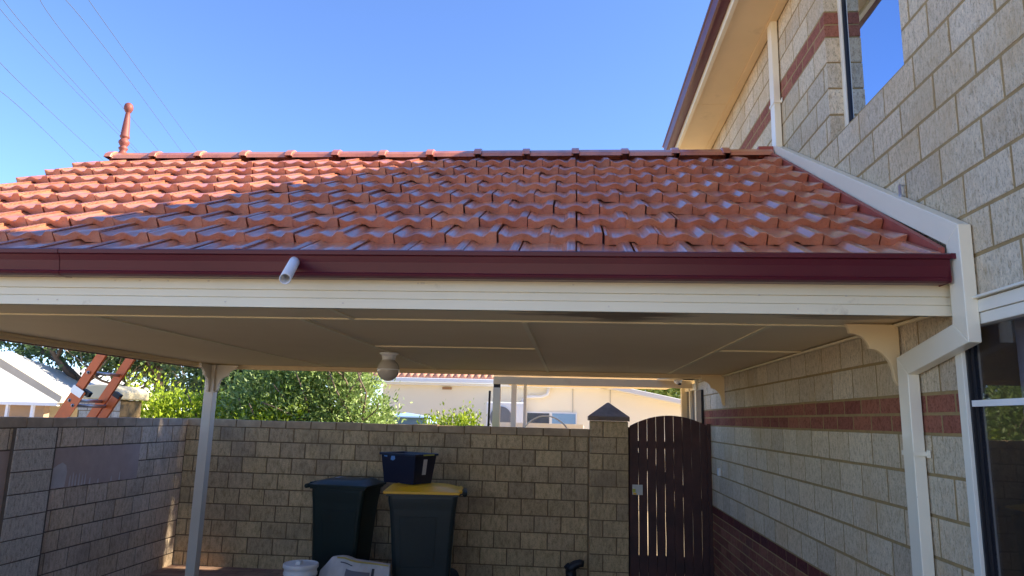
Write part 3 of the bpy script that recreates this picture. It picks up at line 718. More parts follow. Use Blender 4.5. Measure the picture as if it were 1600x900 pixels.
for pt in (patch1, patch0):
    q = MB(); a,b,c,d_ = pt; n = 24; rnd = random.Random(int(a*10))
    top = [(a+(b-a)*i/n, d_-0.004+rnd.uniform(-0.003,0.003)) for i in range(n+1)]; bot = [(a+(b-a)*i/n, c+0.004+rnd.uniform(-0.004,0.004)) for i in range(n+1)]
    V = [(XL+0.007,y_,z_) for y_,z_ in bot]+[(XL+0.007,y_,z_) for y_,z_ in top]
    q.add(V,[(i,i+1,n+2+i,n+1+i) for i in range(n)]); o = q.build('render_patch', M['render_patch'], sw)
    if pt is patch1:
        q = MB(); rnd = random.Random(4)
        pz = patch1[2]+0.008
        pl = [(6.07,pz),(6.25,pz),(6.26,pz+0.13),(6.24,pz+0.19),(6.19,pz+0.22),(6.13,pz+0.20),(6.07,pz+0.17)]
        q.prism(pl,'x',XL+0.0075,XL+0.009)
        for i,yv in enumerate((6.30,6.34,6.38,6.425,6.47,6.51,6.58,6.70,6.90,7.03)):
            h_ = (0.10,0.13,0.11,0.12,0.10,0.11,0.06,0.04,0.05,0.09)[i]; q.prism([(yv,pz),(yv+0.022,pz),(yv+0.016,pz+h_),(yv+0.006,pz+h_*0.8)],'x',XL+0.0075,XL+0.0088)
        sub(q,'pale_drips',M['render_drip'],o)

# ============================================================ GATE
gt = thing('garden_gate', (1.1,YB,GZ), 'dark timber plank gate with an arched top between pier and house', 'gate')
gx0, gx1 = 0.662, 1.548
def arch(x): 
    t = (x-1.12)/0.47; return 0.082-0.135*t*t
nq = 9; pw = (gx1-gx0)/nq; rnd = random.Random(6)
for i in range(nq):
    a = gx0+i*pw+0.0035; b = gx0+(i+1)*pw-0.0035; tl = rnd.uniform(-0.0015,0.0015)
    a -= 0.0015; b += 0.0015
    q = MB(); k = 5; top = [(a+(b-a)*j/k, arch(a+(b-a)*j/k)) for j in range(k+1)]
    hs = [GZ+0.06+0.21*h for h in range(8)]
    Ls = [(a+rnd.uniform(-0.0026,0.0022),h) for h in hs]; Rs = [(b+rnd.uniform(-0.0022,0.0026),h) for h in hs]
    q.prism(Rs+top[::-1]+Ls[::-1],'y',YB+0.0+0.0006*(i%2),YB+0.02); q.build('plank', M['wood_dark'], gt, bevel=0.002)
q = MB(); yb0,yb1 = YB+0.022,YB+0.06
q.box(gx0,gx1,yb0,yb1,-0.29,-0.21); q.build('rail', M['wood_dark'], gt)
q = MB(); q.box(gx0,gx1,yb0,yb1,-1.62,-1.45); q.build('rail', M['wood_dark'], gt)
q = MB(); q.hexa([(gx0,yb0+0.001,-0.40),(gx1,yb0+0.001,-1.02),(gx1,yb1-0.002,-1.02),(gx0,yb1-0.002,-0.40),(gx0,yb0+0.001,-0.27),(gx1,yb0+0.001,-0.89),(gx1,yb1-0.002,-0.89),(gx0,yb1-0.002,-0.27)]); q.build('brace', M['wood_dark'], gt)
q = MB(); q.box(gx0-0.012,gx0+0.018,YB+0.061,YB+0.10,GZ,-0.06); q.build('gate_post', M['wood_dark'], gt)
q = MB(); q.box(1.522,1.562,YB-0.03,YB-0.002,GZ,0.0); q.build('gate_post', M['wood_dark'], gt)
q = MB(); q.box(0.69,0.805,YB-0.006,YB-0.001,-0.80,-0.69); lb = q.build('notice_plate', simple('pale_plate',(0.62,0.62,0.55),0.5), gt, bevel=0.002)
q = MB(); q.box(0.692,0.725,YB-0.0075,YB-0.0062,-0.775,-0.735,0); q.box(0.70,0.735,YB-0.0075,YB-0.0062,-0.797,-0.78,1); sub(q,'sticker',[M['sticker_y'],M['lid_yellow']],lb)
q = MB(); q.box(0.735,0.75,YB-0.02,YB-0.001,-0.86,-0.80); q.build('latch', M['seal'], gt)

# ============================================================ BINS AND CLUTTER
def bin_(cx, cy, rot, bodymat, lidmat, label, lid_only=None, wd=0.58, dp=0.70, ht=1.06):
    """wheelie bin: local +x = handle side, opening front = -x"""
    t = thing('wheelie_bin', (cx,cy,GZ), label, 'bin', 'wheelie bins against the back wall'); t.rotation_euler = (0,0,rot); WORLD[t.name] = Vector((0,0,0))
    q = MB(); sec = [(0.03,0.78,0.82,0.02),(0.25,0.83,0.86,0.01),(0.60,0.90,0.93,0),(0.80,0.955,0.97,0),(0.86,0.99,0.99,0),(0.90,1.0,1.0,0),(0.955,1.0,1.0,0)]
    rings = []
    for z,kx,ky,sh in sec:
        hx = dp/2*0.86*kx; hy = wd/2*0.93*ky; c = 0.045; cxs = 0.02*(1-kx)*4
        P = []
        for (sx,sy) in ((1,1),(-1,1),(-1,-1),(1,-1)):
            for kk in range(4):
                an = {(1,1):0,(-1,1):90,(-1,-1):180,(1,-1):270}[(sx,sy)]+kk*30
                P.append((sx*(hx-c)+c*math.cos(math.radians(an))+cxs, sy*(hy-c)+c*math.sin(math.radians(an)), z*ht/1.0))
        rings.append(P)
    n = 16; V = [p for r in rings for p in r]
    F = [(j*n+k,j*n+(k+1)%n,(j+1)*n+(k+1)%n,(j+1)*n+k) for j in range(len(rings)-1) for k in range(n)]+[tuple(range(n))[::-1],tuple(range((len(rings)-1)*n,len(rings)*n))]
    q.add(V,F,0,False)
    zt_ = 0.955*ht
    q.box(-dp/2*0.90,dp/2*0.88,-wd/2*0.97,wd/2*0.97,zt_-0.035,zt_-0.008)     # rim
    for s_ in (-1,1):   # pressed side panels
        q.hexa([(-0.20,s_*wd*0.395,0.30),(0.13,s_*wd*0.395,0.30),(0.13,s_*wd*0.41,0.30),(-0.20,s_*wd*0.41,0.30),(-0.22,s_*wd*0.452,0.78),(0.15,s_*wd*0.452,0.78),(0.15,s_*wd*0.462,0.78),(-0.22,s_*wd*0.462,0.78)])
    body = q.build('body', bodymat, t, bevel=0.008)
    q = MB()
    for s_ in (-1,1): q.hexa([(dp*0.30,s_*0.2-0.02,zt_-0.12),(dp*0.43,s_*0.2-0.02,zt_-0.04),(dp*0.43,s_*0.2+0.02,zt_-0.04),(dp*0.30,s_*0.2+0.02,zt_-0.12),(dp*0.30,s_*0.2-0.02,zt_-0.02),(dp*0.53,s_*0.2-0.02,zt_+0.0),(dp*0.53,s_*0.2+0.02,zt_+0.0),(dp*0.30,s_*0.2+0.02,zt_-0.02)])
    q.tube([(dp*0.52,-0.24,zt_-0.012),(dp*0.52,0.24,zt_-0.012)],0.024,12); q.build('handle', bodymat, t)
    for s_ in (-1,1):
        wy = s_*(wd*0.46)
        q = MB(); q.tube([(dp*0.36,wy-0.025,0.10),(dp*0.36,wy+0.025,0.10)],0.10,24); wl = q.build('wheel', M['black'], t, bevel=0.006)
        q = MB(); q.tube([(dp*0.36,wy+s_*0.0245,0.10),(dp*0.36,wy+s_*0.029,0.10)],0.045,16); sub(q,'hub',simple('grey_hub',(0.06,0.06,0.065),0.5),wl)
    # lid: shallow dome with a rim and a raised grip
    q = MB(); nx,ny = 12,10; V=[];
    for i in range(nx+1):
        for j in range(ny+1):
            a = -1+2*i/nx; b = -1+2*j/ny
            h_ = 0.05*(1-abs(a)**4)*(1-abs(b)**4)+0.004
            if i in (0,nx) or j in (0,ny): h_ = 0.0
            if 0 < i < 3 and 3 <= j <= 7: h_ += 0.018
            V.append((a*dp*0.47-0.012, b*wd*0.515, zt_+0.012+h_))
    F = [(i*(ny+1)+j,(i+1)*(ny+1)+j,(i+1)*(ny+1)+j+1,i*(ny+1)+j+1) for i in range(nx) for j in range(ny)]
    q.add(V,F,0,True); q.box(-dp*0.47-0.012,dp*0.47-0.012,-wd*0.515,wd*0.515,zt_-0.012,zt_+0.013)
    q.tube([(dp*0.46,-0.22,zt_+0.01),(dp*0.46,0.22,zt_+0.01)],0.022,10)
    lid = q.build('lid', lidmat, t, bevel=0.004)
    return t, lid, body
t1,lid1,_ = bin_(-2.38,7.62,math.pi-0.10,M['bin_green'],M['bin_green'],'dark green wheelie bin with a closed dark lid, left of the yellow lidded one',wd=0.56,dp=0.68,ht=1.075)
q = MB(); q.box(-0.12,0.14,-0.10,0.02,1.0905,1.0915); sub(q,'lid_marking',simple('pale_lid_print',(0.45,0.47,0.5),0.5),lid1)
t2,lid2,_ = bin_(-1.50,7.42,0.14,M['bin_grey'],M['lid_yellow'],'charcoal wheelie bin with a bright yellow lid under the navy tub',wd=0.60,dp=0.80,ht=1.06)
# navy tub on the yellow lid
tb = thing('storage_tub', (-1.74,7.42,-0.69), 'open navy plastic tub with a white tag standing on the yellow bin lid', 'tub'); WORLD[tb.name] = Vector((0,0,0)); tb.rotation_euler=(0,0,-0.50)
tb.location = (-1.69,7.45,GZ+0.955*1.06+0.068)
q = MB(); a0,b0,a1,b1,h_ = 0.20,0.14,0.235,0.17,0.30
q.hexa([(-a0,-b0,0),(a0,-b0,0),(a0,b0,0),(-a0,b0,0),(-a1,-b1,h_),(a1,-b1,h_),(a1,b1,h_),(-a1,b1,h_)])
q.f = [f for i,f in enumerate(q.f) if i != 1]; q.mi = q.mi[:-1]; q.sm = q.sm[:-1]
e=0.006
q.add([(-a1+e,-b1+e,h_),(a1-e,-b1+e,h_),(a1-e,b1-e,h_),(-a1+e,b1-e,h_),(-a0+e,-b0+e,0.01),(a0-e,-b0+e,0.01),(a0-e,b0-e,0.01),(-a0+e,b0-e,0.01)],[(0,1,5,4),(1,2,6,5),(2,3,7,6),(3,0,4,7),(4,5,6,7)])
tub = q.build('tub_body', M['tub_blue'], tb)
q = MB()
for (xa,xb,ya_,yb__) in ((-a1-0.014,a1+0.014,-b1-0.014,-b1+0.002),(-a1-0.014,a1+0.014,b1-0.002,b1+0.014),(-a1-0.014,-a1+0.002,-b1,b1),(a1-0.002,a1+0.014,-b1,b1)): q.box(xa,xb,ya_,yb__,h_-0.022,h_+0.002)
q.build('rim', M['tub_blue'], tb, bevel=0.003)
q = MB()
def onside(y,z): return a0+(a1-a0)*z/h_+0.001
q.add([(onside(0,0.10),-0.03,0.09),(onside(0,0.10),0.03,0.09),(onside(0,0.25),0.03,0.245),(onside(0,0.25),-0.03,0.245)],[(0,1,2,3)]); q.build('tag', M['paper'], tb)
q = MB()
q.box(a1+0.0145,a1+0.0165,-0.06,0.11,h_-0.018,h_-0.006); q.build('yellow_mark', M['sticker_y'], tb)
q = MB(); f_ = -b0-(b1-b0)*0.25/h_-0.002
q.prism([(-0.10,0.235),(-0.07,0.225),(-0.04,0.24),(-0.045,0.272),(-0.09,0.272)],'y',f_-0.002,f_+0.004); q.build('blue_scuff', M['sticker_b'], tb)
q = MB(); q.prism([(-0.19,0.262),(-0.15,0.258),(-0.15,0.274),(-0.19,0.274)],'y',f_-0.004,f_+0.002)
q.build('blue_scuff', M['sticker_b'], tb)
# bucket
bk = thing('paint_bucket', (-2.47,6.66,GZ), 'white plastic bucket with a lid standing left of the paper sack', 'bucket')
q = MB(); q.lathe([(0.125,0.0),(0.13,0.01),(0.146,0.30),(0.153,0.305),(0.153,0.325),(0.147,0.33),(0.148,0.36),(0.156,0.365),(0.156,0.38)],-2.47,6.66,28,0,GZ+0.0); q.build('pail', M['white'], bk)
q = MB(); q.lathe([(0.160,0.368),(0.160,0.398),(0.152,0.404),(0.142,0.396),(0.02,0.396),(0.001,0.398)],-2.47,6.66,28,0,GZ); q.box(-2.50,-2.455,6.60,6.66,GZ+0.396,GZ+0.43); q.build('bucket_lid', M['white'], bk, bevel=0.003)
# paper sack leaning, crumpled
sk = thing('paper_sack', (-2.0,6.9,GZ), 'crumpled white printed sack leaning beside the bucket in front of the bins', 'sack')
rnd = random.Random(2); nx,ny=16,10; V=[]
q = MB()
for side in (0,1):
    for i in range(nx+1):
        for j in range(ny+1):
            u=i/nx; v=j/ny
            x=-2.37+0.70*u+0.03*v*math.sin(u*5); ztop = 0.39+0.055*math.sin(min(1,max(0,(u-0.02)/0.4))*math.pi/1.3)-0.055*u
            z=GZ+v*ztop*(1 if u>0.12 else 0.75+2.0*u)
            bul=0.07*math.sin(math.pi*v)*math.sin(math.pi*min(1,max(0,u)))
            y=6.78+0.12*v-bul+(0.10+0.0*bul if side else 0)*(1)+0.010*math.sin(9*u+7*v)+rnd.uniform(-0.006,0.006)
            if side: y=6.78+0.12*v+0.06+bul
            V.append((x,y,z))
o_=(nx+1)*(ny+1)
F=[(i*(ny+1)+j,(i+1)*(ny+1)+j,(i+1)*(ny+1)+j+1,i*(ny+1)+j+1) for i in range(nx) for j in range(ny)]
F+= [tuple(o_+k for k in f[::-1]) for f in F]
F+= [(i*(ny+1)+ny,(i+1)*(ny+1)+ny,o_+(i+1)*(ny+1)+ny,o_+i*(ny+1)+ny) for i in range(nx)]
F+= [(j,j+1,o_+j+1,o_+j) for j in range(ny)]+[(nx*(ny+1)+j,o_+nx*(ny+1)+j,o_+nx*(ny+1)+j+1,nx*(ny+1)+j+1) for j in range(ny)]
q.add(V,F,0,False)
sack=q.build('sack_body', M['paper'], sk)
def sackpt(u,v,off=0.006):
    x=-2.37+0.70*u+0.03*v*math.sin(u*5); ztop = 0.39+0.055*math.sin(min(1,max(0,(u-0.02)/0.4))*math.pi/1.3)-0.055*u
    bul=0.07*math.sin(math.pi*v)*math.sin(math.pi*u); return (x,6.78+0.12*v-bul+0.010*math.sin(9*u+7*v)-0.007-off,GZ+v*ztop*(1 if u>0.12 else 0.75+2*u))
def printp(u0,u1,v0,v1,mat,nm):
    q=MB(); n=8; V=[sackpt(u0+(u1-u0)*i/n,v) for i in range(n+1) for v in (v0,v1)]
    q.add(V,[(2*i,2*i+2,2*i+3,2*i+1) for i in range(n)]); q.build(nm,mat,sk)
printp(0.26,0.44,0.885,0.905,M['ink'],'print'); printp(0.36,0.74,0.66,0.80,simple('grey_print',(0.16,0.16,0.18),0.7),'print'); printp(0.76,0.80,0.55,0.88,M['ink'],'print'); printp(0.20,0.995,0.965,1.0,M['ochre_print'],'sack_edge')
# upturned boot-like object by the wall
bo = MB()
bo.tube([(0.02,8.02,GZ),(0.025,8.02,GZ+0.06),(0.015,8.02,GZ+0.13),(0.01,8.02,GZ+0.18)],0.062,14,r2=0.058)
bo.tube([(0.0,8.02,GZ+0.165),(0.02,8.015,GZ+0.205),(0.06,8.01,GZ+0.235),(0.11,8.0,GZ+0.255),(0.15,8.0,GZ+0.25)],0.058,14,r2=0.034)
bo.tube([(-0.045,8.02,GZ+0.19),(0.0,8.02,GZ+0.232)],0.03,10)
tag(bo.build('rubber_boot', M['black']), 'black boot-shaped object standing upside down by the wall, toe pointing right', 'boot')

# ============================================================ LADDER
ld = thing('extension_ladder', (-5.85,6.7,GZ), 'orange fibreglass extension ladder leaning behind the left wall', 'ladder')
al = math.radians(60.5); av = Vector((math.cos(al),0,math.sin(al))); pv = Vector((math.sin(al),0,-math.cos(al)))
base = Vector((-4.91,6.5,-0.09))
def along(z): return (z-base.z)/av.z
def rail(y, s0, s1, off, wd=0.078, th=0.032, mi=0, mb=None):
    o0 = base+av*s0+pv*off; o0.y = y; o1 = base+av*s1+pv*off; o1.y = y
    # C channel: web and two flanges
    for (a,b,c,d) in ((-wd/2,wd/2,0,0.005),(-wd/2,-wd/2+0.005,0.005,th),(wd/2-0.005,wd/2,0.005,th)):
        P = [o0+pv*a,o0+pv*b,o1+pv*b,o1+pv*a]
        mb.hexa([(p.x,y+c,p.z) for p in P]+[(p.x,y+d,p.z) for p in P],mi)
for near,y in ((True,6.50),(False,6.955)):
    q = MB(); rail(y,along(-1.0),along(1.42),0,wd=0.088,mb=q); q.build('fly_rail', M['orange'], ld)
    off = 0.028 if near else 0.098; wd = 0.135 if near else 0.080; yy_ = y-0.010 if near else y+0.012; zt_ = 0.185
    q = MB(); rail(yy_,along(GZ)+0.04,along(zt_),off,wd=wd,th=0.008 if near else 0.032,mb=q); rb_ = q.build('base_rail', M['orange'], ld)
    c = base+av*along(zt_)+pv*(0.085 if near else 0.098)
    q = MB(); P=[c-pv*0.040-av*0.03,c+pv*0.040-av*0.03,c+pv*0.040+av*0.02,c-pv*0.040+av*0.02]; q.hexa([(p.x,y+0.004,p.z) for p in P]+[(p.x,y+0.050,p.z) for p in P]); sub(q,'end_cap',M['black'],rb_)
    if near:
        c = base+av*along(0.165)
        q = MB(); P=[c-pv*0.050-av*0.045,c+pv*0.080-av*0.045,c+pv*0.080+av*0.030,c-pv*0.050+av*0.030]; q.hexa([(p.x,y-0.018,p.z) for p in P]+[(p.x,y-0.0125,p.z) for p in P]); q.build('guide_bracket', M['alu'], ld)
for k in range(8):
    z = 0.335-0.27*k+0.27*3; c = base+av*along(z)
    if z > 1.2: continue
    q = MB(); q.tube([(c.x,6.505,c.z),(c.x,6.97,c.z)],0.017,12); r_ = q.build('rung', M['alu'], ld)
    q = MB(); q.tube([(c.x,6.486,c.z),(c.x,6.4885,c.z)],0.017,12); sub(q,'rivet_rim',M['alu'],r_); q = MB(); q.tube([(c.x,6.4835,c.z),(c.x,6.4855,c.z)],0.010,12); sub(q,'rivet',M['seal'],r_)
for k in range(7):
    z = 0.045-0.27*k; c = base+av*along(z)+pv*0.058
    q = MB(); q.tube([(c.x,6.502,c.z),(c.x,6.99,c.z)],0.017,12); r_ = q.build('rung', M['alu'], ld)
    q = MB(); q.tube([(c.x,6.486,c.z),(c.x,6.4885,c.z)],0.017,12); sub(q,'rivet_rim',M['alu'],r_); q = MB(); q.tube([(c.x,6.4835,c.z),(c.x,6.4855,c.z)],0.010,12); sub(q,'rivet',M['seal'],r_)

# ============================================================ BEYOND THE WALL
nh = thing('neighbour_house', (-1,15,GZ), 'cream rendered neighbouring house with a red tiled roof edge behind the back wall', 'house')
YN = 15.0
q = MB(); q.prism([(-4.05,GZ),(3.6,GZ),(3.6,0.08),(2.44,0.36),(0.95,0.66),(-4.05,0.70)],'y',YN,YN+0.2)
q.box(-4.05,-3.85,YN+0.2,YN+8,GZ,0.70); q.build('wall', M['neigh'], nh)
q = MB(); q.box(-4.35,0.62,YN-0.30,YN-0.17,0.715,0.80); q.build('gutter', M['trim_white'], nh, bevel=0.01)
q = MB(); q.box(-4.35,0.60,YN-0.168,YN,0.66,0.712); q.build('eave', M['trim_white'], nh)
q = MB(); n=34
for i in range(n):
    x = -4.3+i*0.145; q.tube([(x,YN-0.18,0.83),(x,YN+3.2,1.75)],0.075,8)
q.build('roof', simple('faded_terracotta',(0.52,0.25,0.17),0.8,0.2,5), nh)
q = MB(); q.hexa([(0.55,YN-0.35,0.70),(2.62,YN-0.35,0.30),(2.62,YN+5,0.30),(0.55,YN+5,0.70),(0.55,YN-0.35,0.80),(2.62,YN-0.35,0.40),(2.62,YN+5,0.40),(0.55,YN+5,0.80)]); q.build('skillion_roof', M['metal_roof'], nh, bevel=0.01)
q = MB(); q.box(-0.95,0.12,YN-0.03,YN-0.005,-0.55,0.16); fr = q.build('window', M['trim_white'], nh)
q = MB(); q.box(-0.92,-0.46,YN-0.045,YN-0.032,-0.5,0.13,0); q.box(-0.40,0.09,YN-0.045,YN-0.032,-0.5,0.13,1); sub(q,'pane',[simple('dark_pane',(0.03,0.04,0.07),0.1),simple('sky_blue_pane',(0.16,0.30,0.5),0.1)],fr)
q = MB()
q.tube([(-1.02,YN-0.06,-0.9),(-1.02,YN-0.06,0.40),(-0.95,YN-0.06,0.46),(-0.62,YN-0.06,0.47),(-0.50,YN-0.06,0.52),(-0.48,YN-0.06,0.66)],0.035,8); q.build('downpipe', M['trim_white'], nh)
for x in (0.02,0.80): 
    q = MB(); q.box(x,x+0.015,YN-0.012,YN-0.002,-0.3,0.66); q.build('wall_joint', simple('wall_joint_beige',(0.5,0.47,0.4),0.8), nh)  # thin strip, a darker beige than the wall
q = MB(); q.box(-2.75,-2.55,YN-0.03,YN-0.003,0.58,0.63); q.build('vent', simple('rust_vent',(0.35,0.2,0.1),0.8), nh)
ac = thing('air_conditioner', (-0.85,9.75,GZ), 'white air conditioning unit with a round grey fan grille behind the patio posts', 'air conditioner')
q = MB(); q.box(-1.72,-0.95,14.4,14.7,-0.62,0.33); q.build('casing', M['trim_white'], ac, bevel=0.02)
ac.location=(-1.35,14.5,GZ); 
for c in ac.children: c.location = -Vector(ac.location)
WORLD[ac.name]=Vector(ac.location)
q = MB(); q.tube([(-1.42,14.39,0.02),(-1.42,14.375,0.02)],0.22,28); q.build('fan_grille', simple('grey_grille',(0.16,0.17,0.19),0.6), ac, flat=True)
q = MB(); q.box(-1.6,-1.1,14.45,14.65,GZ,-0.622); q.build('stand', M['seal'], ac)

# wire arch and star picket
q = MB(); q.tube([(-0.62,9.6,-0.10)]+[(-0.62+0.56*t, 9.6, -0.10+0.15*math.sin(math.pi*t)**0.8) for t in [i/14 for i in range(1,14)]]+[(-0.06,9.6,-0.10)],0.011,6)
q.tube([(-0.62,9.6,-0.10),(-0.62,9.6,GZ)],0.009,6); q.tube([(-0.06,9.6,-0.10),(-0.06,9.6,GZ)],0.009,6)
tag(q.build('garden_hoop', M['white']), 'thin white wire hoop arching above the back wall by the window', 'hoop')
q = MB(); q.hexa([(-1.03,8.60,GZ),(-1.005,8.60,GZ),(-1.005,8.625,GZ),(-1.03,8.625,GZ),(-1.005,8.60,0.33),(-0.98,8.60,0.33),(-0.98,8.625,0.33),(-1.005,8.625,0.33)])
tag(q.build('garden_stake', M['black']), 'thin black stake standing beside the beige patio post', 'stake')
# white fence rail seen over the wall near the pier
q = MB(); q.box(-1.25,0.20,12.0,12.06,-0.40,-0.062); 
for x in (-1.2,-0.5,0.15): q.box(x,x+0.06,12.06,12.12,GZ,-0.08)
tag(q.build('white_fence', M['trim_white']), 'low white fence just showing above the back wall left of the pier', 'fence')
q = MB(); q.box(-3.4,-2.5,12.2,13.2,-0.5,-0.005)
q.add([(-3.45,12.15,-0.02),(-2.45,12.15,-0.02),(-2.45,13.25,-0.02),(-3.45,13.25,-0.02),(-2.95,12.7,0.06)],[(0,1,4),(1,2,4),(2,3,4),(3,0,4)]); q.box(-3.3,-2.6,12.3,13.1,GZ,-0.5)
tag(q.build('covered_crate', M['green_tarp']), 'stack under a blue cover right of the big bush behind the wall', 'cover')

# left: neighbour with pale metal roofs
lh = thing('metal_roof_house', (-16,18,GZ), 'house with a white gabled metal roof beyond the left wall', 'house')
q = MB(); q.hexa([(-22,17.6,0.08),(-13.35,17.6,0.10),(-15.0,24,0.2),(-24,24,0.2),(-22,17.65,0.13),(-13.35,17.65,0.15),(-16.3,19.2,1.55),(-19,19.2,1.55)])
q.build('roof', M['metal_roof'], lh)
q = MB(); q.hexa([(-15.9,17.4,1.42),(-13.2,17.4,0.10),(-13.2,17.6,0.10),(-15.9,17.6,1.42),(-15.8,17.4,1.62),(-13.15,17.4,0.26),(-13.15,17.6,0.26),(-15.8,17.6,1.62)]); q.build('barge_board', simple('weathered_barge',(0.50,0.45,0.35),0.7,0.1,2), lh)
q = MB(); q.box(-22,-13.3,17.45,17.55,0.02,0.10); q.build('gutter', M['trim_white'], lh)
q = MB(); q.box(-21,-13.9,17.8,18.0,GZ,0.06); q.build('wall', simple('tan_far_wall',(0.42,0.28,0.17),0.85,0.15,2), lh)
for x in (-14.75,-14.05): 
    q = MB(); q.box(x,x+0.07,17.5,17.57,GZ,0.03); q.build('post', M['trim_white'], lh)
l2 = thing('small_metal_roof_house', (-15,24,GZ), 'second pale metal roof peeking behind the first on the left', 'house')
q = MB(); q.hexa([(-20,23,0.4),(-15.9,23,0.45),(-16,28,0.5),(-20,28,0.5),(-20,23.1,0.45),(-15.6,23.1,0.5),(-17.6,25,1.45),(-20,25,1.45)]); q.build('roof', M['metal_roof'], l2)
q = MB(); q.box(-19.8,-16.2,23.4,27,GZ,0.44); q.build('wall', M['neigh'], l2)
# cream capped pillar
pl_ = thing('capped_pillar', (-6.55,9.7,GZ), 'brick pillar with a rounded cream cap behind the ladder', 'pillar')
q = MB(); q.box(-6.86,-6.24,9.42,9.9,GZ,0.115,1); blocks(q,(0,9.42,0),(1,0,0),(0,-1,0),-6.86,-6.24,GZ,0.11,0.24,0.172,0.0,(),0.01,0.006,0.003,41,0); q.build('shaft',[M['block_pier'],M['mortar_yard']],pl_)
q = MB(); q.prism([(-6.92,0.12),(-6.18,0.12),(-6.18,0.22),(-6.24,0.27),(-6.38,0.31),(-6.55,0.325),(-6.72,0.31),(-6.86,0.27),(-6.92,0.22)],'y',9.34,9.98); q.build('cap', simple('cream_cap',(0.74,0.62,0.38),0.8,0.06,4), pl_, bevel=0.02)

# hedge, bushes and trees
hd = thing('hedge', (-5.9,10.6,GZ), 'clipped lime green hedge behind the left corner of the wall', 'hedge')
hb = [(-6.3+0.5*i,10.6+0.2*math.sin(i),-0.35,0.45,0.45,0.60) for i in range(5)]+[(-6.55,10.5,0.12,0.32,0.35,0.30),(-6.0,10.6,-0.1,0.4,0.4,0.37),(-4.7,10.6,-0.35,0.4,0.4,0.42)]
foliage('leaves', hb+[(-5.9,10.7,-1.1,1.3,0.4,0.6)], 26000, 0.062, M['leaf_lime'], hd, 1, 0.9, 0.5, 420, 0.22)
q = MB(); rnd = random.Random(1)
for i in range(6): limbs(q,(-7.0+0.5*i,10.6,GZ),(rnd.uniform(-0.2,0.2),0,1),1.2,0.03,1,rnd)
q.build('stems', M['bark'], hd)
bb = thing('large_bush', (-4.0,10.9,GZ), 'tall leafy olive green bush rising behind the wall right of the carport post', 'bush')
fb = [(-4.7,10.9,0.15,0.75,0.7,0.75),(-3.9,10.9,0.25,0.8,0.7,0.8),(-3.3,10.8,0.05,0.6,0.6,0.65),(-4.2,11.0,0.7,0.8,0.6,0.5),(-3.15,10.8,-0.3,0.55,0.5,0.5),(-4.2,10.9,-0.9,1.0,0.6,0.6)]
foliage('leaves', fb, 30000, 0.085, M['leaf_mid'], bb, 2, 0.5, 0.34, 480, 0.26)
q = MB()
for i in range(5): limbs(q,(-4.5+0.3*i,10.9,GZ),(rnd.uniform(-0.4,0.4),0,1),1.7,0.04,2,rnd)
q.build('branches', M['bark'], bb)
sb = thing('low_bush', (-1.5,9.1,GZ), 'low lime green shrub showing above the wall left of the beige post', 'shrub')
foliage('leaves', [(-1.85,9.1,-0.32,0.25,0.25,0.34),(-1.5,9.1,-0.24,0.25,0.25,0.32),(-1.25,9.1,-0.28,0.22,0.25,0.30),(-1.5,9.1,-0.8,0.45,0.3,0.5)], 12000, 0.05, M['leaf_lime'], sb, 3, 0.8, 0.45, 200, 0.13)
q = MB()
for i in range(4): limbs(q,(-1.8+0.2*i,9.1,GZ),(0,0,1),1.0,0.02,1,rnd)
q.build('stems', M['bark'], sb)
def tree(x,y,h,crown,n,size,mat,seed,label,clumps=300,spread=0.6,depth=3,lean=(0.2,0,1),r=0.18,ll=0.45):
    t = thing('tree',(x,y,GZ),label,'tree','trees beyond the walls'); rnd = random.Random(seed); q = MB()
    tr = [(x,y,GZ),(x+0.05,y,GZ+h*0.35),(x+lean[0]*h*0.5,y,GZ+h*0.6)]
    q.tube(tr,r,10,r2=r*0.7)
    for k in range(6):
        limbs(q,Vector(tr[1]).lerp(Vector(tr[2]),rnd.random()),(rnd.uniform(-1,1),rnd.uniform(-0.5,0.5),rnd.uniform(0.1,0.7)),h*ll,r*0.5,depth,rnd)
    q.build('trunk', M['bark'], t); foliage('crown', crown, n, size, mat, t, seed, 0.2, 0.5, clumps, spread)
tree(-12.6,21,4.4,[(-13.4,21,2.0,2.0,1.5,1.0),(-11.6,21,1.8,1.9,1.5,1.2),(-12,21.5,0.9,1.6,1.0,0.6)],11000,0.15,M['leaf_dark'],51,'dark green tree with spreading limbs behind the lime hedge',170,0.5)
tree(-15.8,21,4.4,[(-16,21,2.1,2.6,1.5,0.9),(-13.4,21,1.9,1.8,1.5,0.9)],7000,0.16,M['leaf_dark'],52,'thinly leaved tree with bare crooked branches above the metal roofs',120,0.45,4)
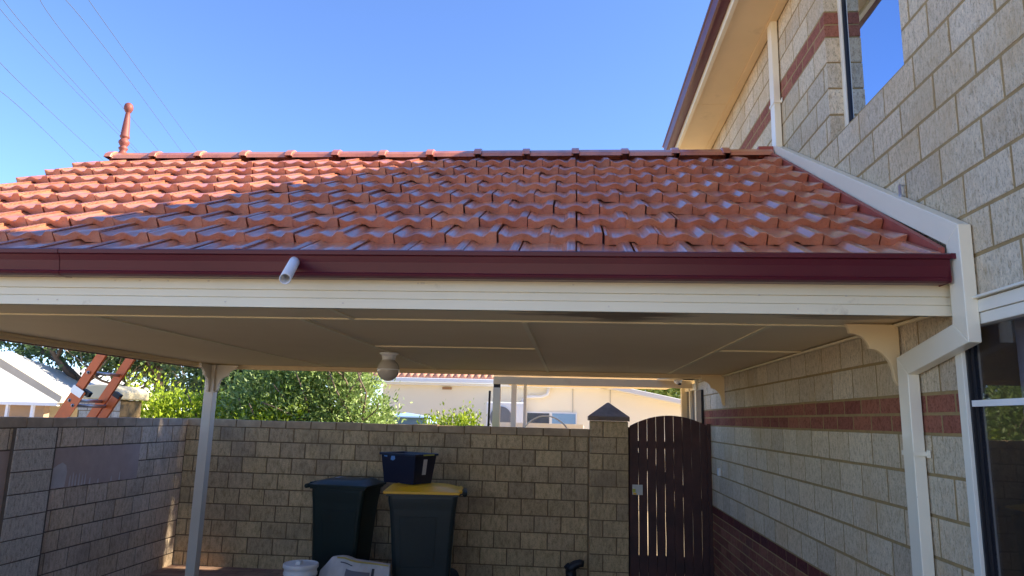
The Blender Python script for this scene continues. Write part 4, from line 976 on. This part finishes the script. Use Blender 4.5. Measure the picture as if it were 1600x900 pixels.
tree(-7.6,16,4.4,[(-7.6,16,1.5,1.7,1.5,1.2),(-6.0,16,1.2,1.3,1.3,1.1),(-7.4,16,0.4,1.6,1.2,0.8)],16000,0.14,M['leaf_dark'],53,'dark leafy tree behind the carport post bracket',170,0.5)
tree(2.9,24,4.2,[(2.6,24,1.6,1.8,1.5,0.8),(4.0,24,1.3,1.5,1.5,0.9)],12000,0.17,M['leaf_mid'],54,'round green tree behind the sloping metal roof on the right',150,0.5)

tree(7.5,8.6,9.6,[(7.4,8.4,7.6,1.6,1.8,1.6),(7.8,8.0,8.2,1.6,1.5,1.2)],9000,0.16,M['leaf_mid'],55,'added tall tree, unseen behind the two storey house, shading the left wall',160,0.5,1,(0.05,0,1),0.18,0.10)  # crown added out of view to trim the sun wedge on the side wall
# ============================================================ POWER LINES (about 20 m away, 6 m up)
def back(px,py,D):
    d = R_*((px-800)/1098.65)+U_*((450-py)/1098.65)+Fw; return Vector(d)*D
WL = [((138.7,0),(210.7,101),(312,240),'uppermost right power line, ending nearest the finial side of the sky'),
      ((102.7,0),(187,105),(286,240),'second power line from the right above the roof'),
      ((62.7,0),(135,98),(252,240),'power line passing just behind the ball of the finial'),
      ((5.3,0),(88,98),(196,215),'power line reaching the roof just left of the finial'),
      ((-8,2),(70,92),(190,215),'lower of the close pair of lines left of the finial'),
      ((-8,88),(55,152),(150,240),'second lowest power line at the far left'),
      ((-8,138),(40,176),(106,240),'lowest power line at the far left edge')]
WIRES = [(tuple(back(*a,14)),tuple(back(*b,18)),tuple(back(*c,26)),l) for a,b,c,l in WL]
for a,b,c,l in WIRES:
    a,b,c = Vector(a),Vector(b),Vector(c)
    qd = lambda t: a*(2*(t-0.5)*(t-1))+b*(-4*t*(t-1))+c*(2*t*(t-0.5))
    pts = [qd(i/20) for i in range(0,21)]
    pts = [pts[0]+(pts[0]-pts[1])*k for k in (12,6,2)]+pts+[pts[-1]+(pts[-1]-pts[-2])*k for k in (3,8)]
    q = MB(); q.tube(pts,0.0075,6); tag(q.build('power_line', M['wire']), l, 'cable', 'overhead power lines')
